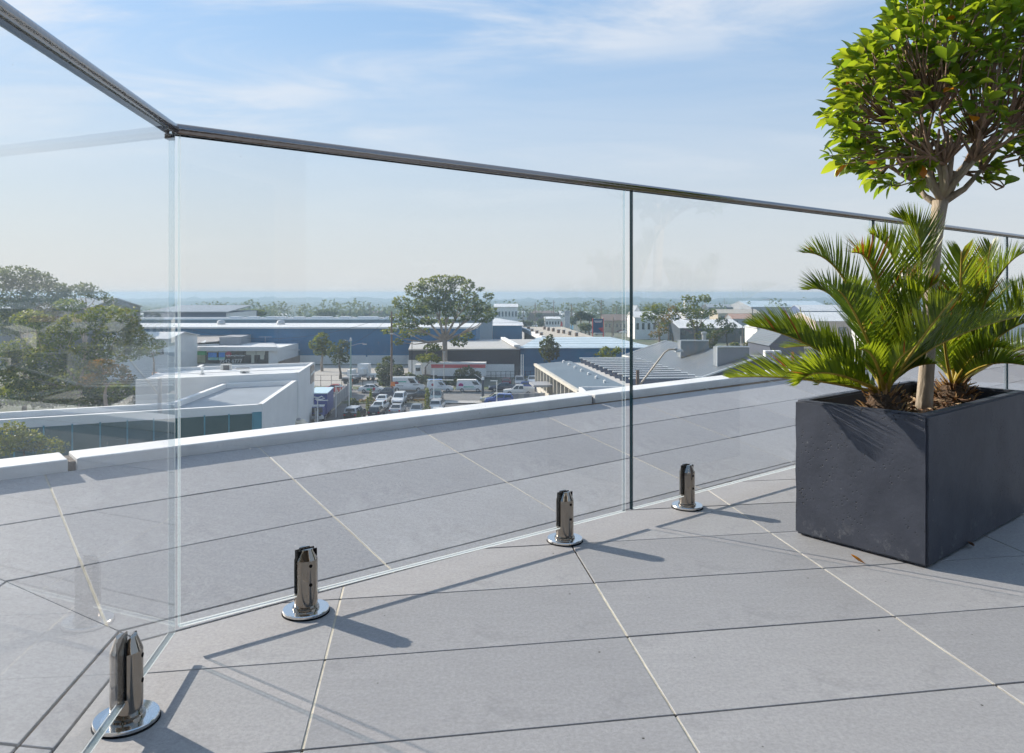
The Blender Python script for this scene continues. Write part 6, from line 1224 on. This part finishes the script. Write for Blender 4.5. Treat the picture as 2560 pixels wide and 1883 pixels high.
def vehicle(kind, label, color, x, y, heading, cat='car', sz=1.0, roof=None, group=None, h=0.0):
    """heading in degrees: 0 = bonnet to the right, 180 = bonnet to the left, -90 = bonnet towards the camera"""
    S = SPEC[kind]; p = gd(x, y, h); t = thing({'ute': 'parked_ute', 'van': 'parked_van', 'smallvan': 'parked_van', 'boxvan': 'parked_van', 'suv': 'parked_four_wheel_drive'}.get(kind, 'parked_car'), label, cat, (p.x, p.y, ZG+h), R(heading), group or 'vehicles parked below the terrace')
    t.scale = (sz, sz, sz); P_ = paint(color); g = S['g']
    m = MB(); n = 8
    for xs_, zb, w in S['st']:
        zm = g+(zb-g)*0.55
        m.v += [(xs_, -w*0.86, g-0.06), (xs_, -w*0.98, g+0.1), (xs_, -w, zm), (xs_, -w*0.93, zb), (xs_, w*0.93, zb), (xs_, w, zm), (xs_, w*0.98, g+0.1), (xs_, w*0.86, g-0.06)]
    ns_ = len(S['st'])
    for i in range(ns_-1):
        for k in range(n): m.f.append((i*n+k, (i+1)*n+k, (i+1)*n+(k+1) % n, i*n+(k+1) % n)[::-1])
    m.f.append(tuple(range(n))); m.f.append(tuple((ns_-1)*n+k for k in range(n))[::-1]); m.m = [0]*len(m.f)
    bd = m.build('body', P_, t, True); bd.modifiers.new('es', 'EDGE_SPLIT').split_angle = R(38)
    (xa, za), (xb, zb), (xc, zc), (xd, zd) = S['cab']; wb = S['W']*0.92; wt = S['wt']
    V = [(xa, -wb, za-.03), (xd, -wb, zd-.03), (xd, wb, zd-.03), (xa, wb, za-.03), (xb, -wt, zb), (xc, -wt, zc), (xc, wt, zc), (xb, wt, zb)]
    c = MB().add(V, [(3, 2, 1, 0), (4, 5, 6, 7), (0, 1, 5, 4), (1, 2, 6, 5), (2, 3, 7, 6), (3, 0, 4, 7)]).build('cabin', P_ if roof is None else paint(roof), t); bevel(c, 0.06, 2, 20)
    VV = [Vector(v) for v in V]
    def pane(a, b, c_, d, name, i0=0.08, i1=0.92, j0=0.10, j1=0.88):
        f = lambda u_, v_: a.lerp(b, u_).lerp(d.lerp(c_, u_), v_); nn = (b-a).cross(d-a).normalized()*0.012
        MB().slab([f(i0, j0)+nn, f(i1, j0)+nn, f(i1, j1)+nn, f(i0, j1)+nn], 0.01).build(name, M_CGLASS, t)
    pane(VV[1], VV[2], VV[6], VV[5], 'windscreen')
    if kind not in ('van',): pane(VV[3], VV[0], VV[4], VV[7], 'rear_window', .1, .9, .3 if kind in ('suv', 'boxvan', 'smallvan') else .12, .88)
    if kind in ('van', 'smallvan', 'boxvan'):
        pane(VV[0], VV[1], VV[5], VV[4], 'side_window', .70, .93, .2, .85); pane(VV[2], VV[3], VV[7], VV[6], 'side_window', .07, .30, .2, .85)
    else:
        for u0, u1 in ((.08, .48), (.52, .92)): pane(VV[0], VV[1], VV[5], VV[4], 'side_window', u0, u1); pane(VV[2], VV[3], VV[7], VV[6], 'side_window', u0, u1)
    for sx in (-1, 1):
        for sy in (-1, 1):
            y0 = sy*(S['W']-0.20); y1 = sy*(S['W']+0.01)
            wl = MB().tube([(sx*S['wx'], y0, S['wr']), (sx*S['wx'], y1, S['wr'])], S['wr'], 16).build('wheel', M_TYRE, t); MB().tube([(sx*S['wx'], y1, S['wr']), (sx*S['wx'], y1+sy*0.02, S['wr'])], S['wr']*0.62, 12).build('rim', M_RIM, wl)
    xf = S['L']/2; w = S['W']
    for s in (-1, 1):
        MB().box((xf-0.10, s*w*0.66, g+0.40), (0.20, 0.34, 0.16)).build('headlight', M_HL, t); MB().box((-xf+0.03, s*w*0.76, S['st'][0][1]-0.02), (0.12, 0.24, 0.18)).build('tail_light', M_TL, t)
        MB().box((xd-0.35, s*(w+0.12), zd+0.08), (0.14, 0.22, 0.14)).build('mirror', P_, t)
    MB().box((xf-0.015, 0, g+0.12), (0.06, w*1.3, 0.18)).build('front_bumper', M_TRIM, t); MB().box((-xf+0.02, 0, g+0.08), (0.08, w*1.5, 0.16)).build('rear_bumper', M_TRIM, t); MB().box((-xf-0.01, 0, g+0.34), (0.03, 0.45, 0.12)).build('number_plate', M_PLATE, t)
    return t
def side_print(t, y, items):
    for name, m_, x0_, x1_, z0_, z1_ in items: MB().slab([(x0_, -y, z0_), (x1_, -y, z0_), (x1_, -y, z1_), (x0_, -y, z1_)], 0.006).build(name, m_, t)
pg, pr_, pm, pk = mt('print_green', (0, 0, 0)), mt('print_red', (0, 0, 0)), mat('print_magenta', (0.50, 0.05, 0.25), 0.5), mat('print_aqua', (0.10, 0.42, 0.32), 0.5)
vehicle('sedan', 'red car at the end of the grey fence', 'red', 845, 982, 0)
t = vehicle('sedan', 'white sedan with a red and green door sticker on the street', 'white', 932, 981.5, 0); side_print(t, 0.925, [('door_print', pk, -0.9, 0.1, .5, .85)]); MB().tube([(0.35, -0.915, .72), (0.35, -0.935, .72)], 0.26, 14).build('red_print', pr_, t)
t = vehicle('van', 'tall white van with a green and red fruit picture behind the timber pole', 'white', 1021, 977.5, 0, 'van'); side_print(t, 0.985, [('green_lettering', pk, -2.1, -0.2, 1.62, 1.80), ('green_print', pg, -2.6, -1.6, 1.45, 1.72), ('dark_print', M_TRIM, -1.9, -0.7, 0.75, 1.05), ('small_lettering', M_TRIM, 0.9, 1.9, 1.12, 1.24)])
MB().tube([(-1.9, -0.96, 1.5), (-1.9, -1.03, 1.45)], 0.34, 14).build('red_print', pr_, t)
t = vehicle('smallvan', 'small white van with a blue ladder rack on its roof', 'white', 1100.5, 979, 0, 'van'); side_print(t, 0.925, [('grey_lettering', mat('print_grey', (0.3, 0.3, 0.32), 0.5), -0.4, 0.5, 1.0, 1.1)])
MB().tube([(-1.2, -0.86, 1.28), (-1.2, -0.93, 1.26)], 0.24, 14).build('red_print', pr_, t)
MB().box((0.0, -0.3, 2.02), (4.6, 0.35, 0.10)).build('ladder', M_PAINT, t); MB().box((-0.9, 0.2, 2.05), (2.4, 0.5, 0.14)).build('blue_load', mat('print_blue', (0, 0, 0)), t)
for xx in (-1.6, 0.1): MB().box((xx, 0, 1.92), (0.08, 1.4, 0.14)).build('roof_bar', M_TRIM, t)
t = vehicle('boxvan', 'white van with a magenta emblem, rightmost of the three vans', 'white', 1175.5, 979, 0, 'van'); side_print(t, 0.905, [('aqua_lettering', pk, -1.1, 0.7, .92, 1.02), ('aqua_lettering', pk, -1.1, 0.9, .74, .80)])
MB().tube([(-1.55, -0.86, 1.2), (-1.55, -0.93, 1.16)], 0.42, 16).build('magenta_print', pm, t); MB().box((-0.6, 0, 2.04), (3.3, 1.5, 0.05)).build('roof_rack', M_PAINT, t)
for xx in (-2.0, -0.6, 0.8): MB().box((xx, 0, 1.99), (0.08, 1.45, 0.08)).build('roof_bar', M_TRIM, t)
t = vehicle('ute', 'dark navy ute facing left on the near side of the street', 'navy', 970, 997, 180, 'ute', 1.05)
vehicle('sedan', 'black car facing left, half hidden by the tallest slim conifer', 'black', 1052, 997.5, 180)
vehicle('sedan', 'white sedan parked nose-in beside the white four-wheel drive', 'white', 958, 1009, 90)
vehicle('suv', 'white four-wheel drive facing the camera beside the timber pole', 'white', 998, 1010, -90, 'four-wheel drive')
t = vehicle('suv', 'dark four-wheel drive with spare wheel and pale roof, lower left of the car park', 'black', 888, 1047, 84, 'four-wheel drive', roof='silver'); s_ = MB().tube([(-2.42, 0.05, 0.95), (-2.66, 0.05, 0.95)], 0.36, 18).build('spare_wheel', M_TYRE, t); MB().tube([(-2.67, 0.05, 0.95), (-2.69, 0.05, 0.95)], 0.30, 18).build('spare_cover', M_TRIM, s_)
vehicle('hatch', 'black hatchback with red tail lights in the near parking row', 'black', 942, 1040, 88)
vehicle('sedan', 'silver-white sedan just behind the black hatchback', 'white', 951, 1026, 86)
vehicle('sedan', 'silver sedan with bright red tail lights in the near parking row', 'silver', 994, 1034, 88)
vehicle('hatch', 'grey-blue hatchback facing the camera in the near parking row', 'greyblue', 1041, 1038, -88)
vehicle('suv', 'teal blue four-wheel drive facing the camera behind the white one', 'teal', 1091, 1004, -90, 'four-wheel drive')
vehicle('suv', 'white four-wheel drive seen from behind, right of the tallest slim conifer', 'white', 1093, 1027, 88, 'four-wheel drive', roof='silver')
vehicle('hatch', 'white hatchback cut off by the upstand below the white four-wheel drive', 'white', 1095, 1045, 88)
vehicle('sedan', 'champagne car just behind the bright blue hatchback', 'champagne', 1239, 1006, 180)
vehicle('hatch', 'bright blue hatchback facing left in front of the champagne car', 'blue', 1249, 1011, 178, sz=1.12)
t = vehicle('ute', 'white ute with an empty tray facing left', 'white', 1297, 988, 180, 'ute')
for s in (-1, 1): MB().box((-1.75, s*0.92, 1.16), (1.7, 0.05, 0.3)).build('tray_side', M_PAINT, t)
MB().box((-2.58, 0, 1.16), (0.05, 1.8, 0.3)).build('tailgate', M_PAINT, t)
vehicle('hatch', 'blue hatchback facing right beside the concrete fins', 'blue', 1328, 975, 0)
vehicle('sedan', 'dark navy sedan facing left right of the street lamp', 'navy', 1256, 977.5, 180)
vehicle('sedan', 'maroon car seen from behind beyond the navy sedan', 'maroon', 1267, 963, 88)
vehicle('suv', 'silver four-wheel drive facing the camera before the two flagpoles', 'silver', 1299, 965, -90, 'four-wheel drive')
vehicle('hatch', 'small white car partly hidden by the concrete fins', 'white', 1330, 960, -90)
# car yard, far off
yard = [(1519, 826, 'white', 'suv', 'white four-wheel drive, left in the row of the far car yard'), (1532, 827, 'silver', 'hatch', 'silver hatchback in the row of the far car yard'), (1546, 826, 'greyblue', 'sedan', 'grey-blue sedan in the row of the far car yard'), (1553, 832, 'maroon', 'hatch', 'maroon hatchback in the far car yard'), (1562, 834, 'white', 'sedan', 'white sedan beside the maroon hatchback in the far yard'), (1588, 838, 'navy', 'suv', 'navy four-wheel drive right of the dark glass edge'), (1474, 832, 'white', 'hatch', 'white hatchback left of the navy sign'), (1499, 838, 'silver', 'hatch', 'silver hatchback at the foot of the navy sign'), (1342, 818.5, 'white', 'suv', 'white car at the back edge of the tan roof'), (1348, 819, 'white', 'sedan', 'white sedan just right of the car behind the tan roof'), (1478, 828, 'black', 'sedan', 'dark sedan behind the white hatchback left of the navy sign')]
for x, y, c_, k_, lab in yard: vehicle(k_, lab, c_, x, y, random.choice((160, 175, 15, 180)), group='cars of the far car yard')
# --- blue box truck facing the camera
p = gd(795, 1052); t = thing('box_truck', 'blue box truck with pale roof facing the camera beside the white shed', 'truck', (p.x, p.y, ZG), R(-84)); bl = mat('truck_blue', (0.025, 0.05, 0.26), 0.35, var=0.1, vscale=1)
MB().box((-3.2, 0, 2.25), (6.6, 2.4, 2.7)).build('cargo_box', bl, t); MB().box((-3.2, 0, 3.63), (6.7, 2.5, 0.10)).build('box_roof', mat('truck_roof', (0.45, 0.60, 0.68), 0.5), t)
MB().tube([(0.12, -0.9, 3.0), (0.12, -0.5, 3.2), (0.12, 0, 3.05), (0.12, 0.5, 3.25), (0.12, 0.9, 3.0), (0.12, 0.4, 2.85), (0.12, -0.4, 2.9)], 0.09, 5).build('white_script', M_PAINT, t)
bevel(MB().box((1.15, 0, 1.35), (1.7, 2.1, 1.5), 0, (0.86, 0.92)).build('cab', bl, t), 0.1); MB().box((1.0, 0, 2.15), (1.3, 1.9, 0.12)).build('cab_roof', M_PAINT, t)
MB().slab([(2.01, -0.9, 1.4), (2.01, 0.9, 1.4), (1.90, 0.85, 2.05), (1.90, -0.85, 2.05)], 0.02).build('windscreen', M_CGLASS, t); MB().box((1.98, 0, 0.72), (0.12, 2.05, 0.35)).build('bumper', M_PAINT, t); MB().box((2.03, 0, 1.1), (0.05, 1.4, 0.25)).build('grille', M_TRIM, t)
for sx in (1.2, -3.6, -4.8):
    for s in (-1, 1): wl = MB().tube([(sx, s*0.75, 0.48), (sx, s*1.08, 0.48)], 0.48, 16).build('wheel', M_TYRE, t); MB().tube([(sx, s*1.08, 0.48), (sx, s*1.10, 0.48)], 0.28, 12).build('rim', M_RIM, wl)
for s in (-1, 1): MB().box((1.95, s*0.8, 0.98), (0.1, 0.3, 0.2)).build('headlight', M_HL, t); MB().box((1.8, s*1.3, 1.7), (0.12, 0.2, 0.5)).build('mirror', bl, t)
# --- cream caravan in front of the office wall
p = gd(712, 1104); t = thing('caravan', 'cream caravan with a roof hatch at the corner of the teal office', 'caravan', (p.x, p.y, ZG), R(8)); pr2 = [(-2.6, 0.5), (-2.75, 1.4), (-2.3, 2.15), (-1.0, 2.42), (0.8, 2.5), (2.0, 2.36), (2.5, 1.9), (2.6, 0.5)]
V = [(x_, -1.1, z_) for x_, z_ in pr2]+[(x_, 1.1, z_) for x_, z_ in pr2]; n_ = len(pr2)
o = MB().add(V, [tuple(range(n_-1, -1, -1)), tuple(range(n_, 2*n_))]+[(i, (i+1) % n_, n_+(i+1) % n_, n_+i) for i in range(n_)]).build('shell', mat('cream_shell', (0.62, 0.54, 0.42), 0.5, var=0.08, vscale=1), t); bevel(o, 0.18, 3, 50)
MB().box((1.3, 0, 2.55), (0.9, 0.7, 0.14), 0, (0.85, 0.85)).build('roof_hatch', M_GREYW, t); MB().box((-0.3, -1.11, 1.55), (1.6, 0.04, 0.6)).build('window', M_WIN, t); MB().box((1.3, -1.12, 1.25), (0.65, 0.04, 1.5)).build('door', M_BWHITE, t)
for s in (-1, 1): MB().tube([(-0.2, s*0.9, 0.34), (-0.2, s*1.12, 0.34)], 0.34, 14).build('wheel', M_TYRE, t)
# --- tipper trucks and trailers in the yard
p = gd(893, 955); t = thing('flatbed_truck', 'flatbed truck with white tanks seen from behind in the yard', 'truck', (p.x, p.y, ZG), R(78))
MB().box((0, 0, 1.15), (8.5, 2.3, 0.3)).build('tray', M_GREYW, t); bevel(MB().box((3.4, 0, 2.1), (1.8, 2.2, 2.2)).build('cab', M_BWHITE, t), 0.15); bevel(MB().box((1.4, -0.5, 1.9), (1.6, 1.1, 1.2)).build('tank', M_PAINT, t), 0.15); bevel(MB().box((-1.2, 0.55, 1.9), (2.2, 1.1, 1.2)).build('tank', M_PAINT, t), 0.15)
MB().box((-4.28, 0, 0.85), (0.06, 2.2, 0.5)).build('rear_panel', M_TRIM, t); MB().box((-4.33, -0.75, 0.85), (0.04, 0.6, 0.45)).build('hazard_plate', M_ORANGE, t)
for sx in (3.2, -2.2, -3.4):
    for s in (-1, 1): MB().tube([(sx, s*0.75, 0.48), (sx, s*1.1, 0.48)], 0.48, 14).build('wheel', M_TYRE, t)
p = gd(930, 951); t = thing('low_trailer', 'low white trailer with red lamps beside the dense conifer', 'trailer', (p.x, p.y, ZG), R(8)); bevel(MB().box((0, 0, 0.95), (3.6, 1.6, 0.7)).build('body', M_PAINT, t), 0.12)
for k in range(4): MB().box((-1.3+0.8*k, -0.82, 0.8), (0.16, 0.04, 0.14)).build('marker_lamp', M_TL, t)
for s in (-1, 1): MB().tube([(0.2, s*0.6, 0.34), (0.2, s*0.84, 0.34)], 0.34, 14).build('wheel', M_TYRE, t)
p = gd(1150, 944); t = thing('semi_trailer', 'long white trailer with a red stripe behind the hedge', 'trailer', (p.x, 149.5, ZG), 0)
MB().box((0, 0, 2.1), (10.8, 2.4, 2.6)).build('box', M_BWHITE, t); MB().box((0, -1.215, 2.75), (10.6, 0.03, 0.7)).build('red_stripe', mat('stripe_red', (0.55, 0.05, 0.06), 0.5), t); MB().box((0, 0, 0.75), (10.4, 2.0, 0.15)).build('chassis', M_TRIM, t)
for sx in (-4.4, -3.3, 3.6):
    for s in (-1, 1): MB().tube([(sx, s*0.8, 0.48), (sx, s*1.15, 0.48)], 0.48, 14).build('wheel', M_TYRE, t)
p = gd(1056, 948); t = thing('prime_mover', 'white truck cab standing in the yard behind the hedge', 'truck', (p.x, 149, ZG), R(180)); bevel(MB().box((0.6, 0, 1.9), (1.7, 2.2, 2.4), 0, (0.72, 0.9)).build('cab', M_BWHITE, t), 0.15); MB().box((-1.5, 0, 0.85), (3.2, 1.6, 0.3)).build('chassis', M_TRIM, t); MB().box((0.6, 1.13, 2.15), (0.8, 0.04, 0.6)).build('side_window', M_CGLASS, t)
for sx in (0.7, -2.2):
    for s in (-1, 1): MB().tube([(sx, s*0.75, 0.48), (sx, s*1.1, 0.48)], 0.48, 14).build('wheel', M_TYRE, t)

# ------------------------------------------------------------------ haze
HAZE_DENSITY = 5.5e-4; HAZE_COL = (0.45, 0.62, 0.77, 1)
hz = MB().box((0, 1350, -30.5), (19000, 3700, 68)).build('haze', None); hz['kind'] = 'stuff'; hz.data.materials.clear()
hm = bpy.data.materials.new('haze'); hm.use_nodes = True; N = hm.node_tree.nodes; N.remove(N['Principled BSDF'])
vp = N.new('ShaderNodeVolumePrincipled'); vp.inputs['Color'].default_value = HAZE_COL; vp.inputs['Density'].default_value = HAZE_DENSITY; vp.inputs['Anisotropy'].default_value = 0.2
hm.node_tree.links.new(vp.outputs[0], N['Material Output'].inputs['Volume']); hz.data.materials.append(hm)
tag(hz, 'thin bluish haze over the suburb', 'haze')
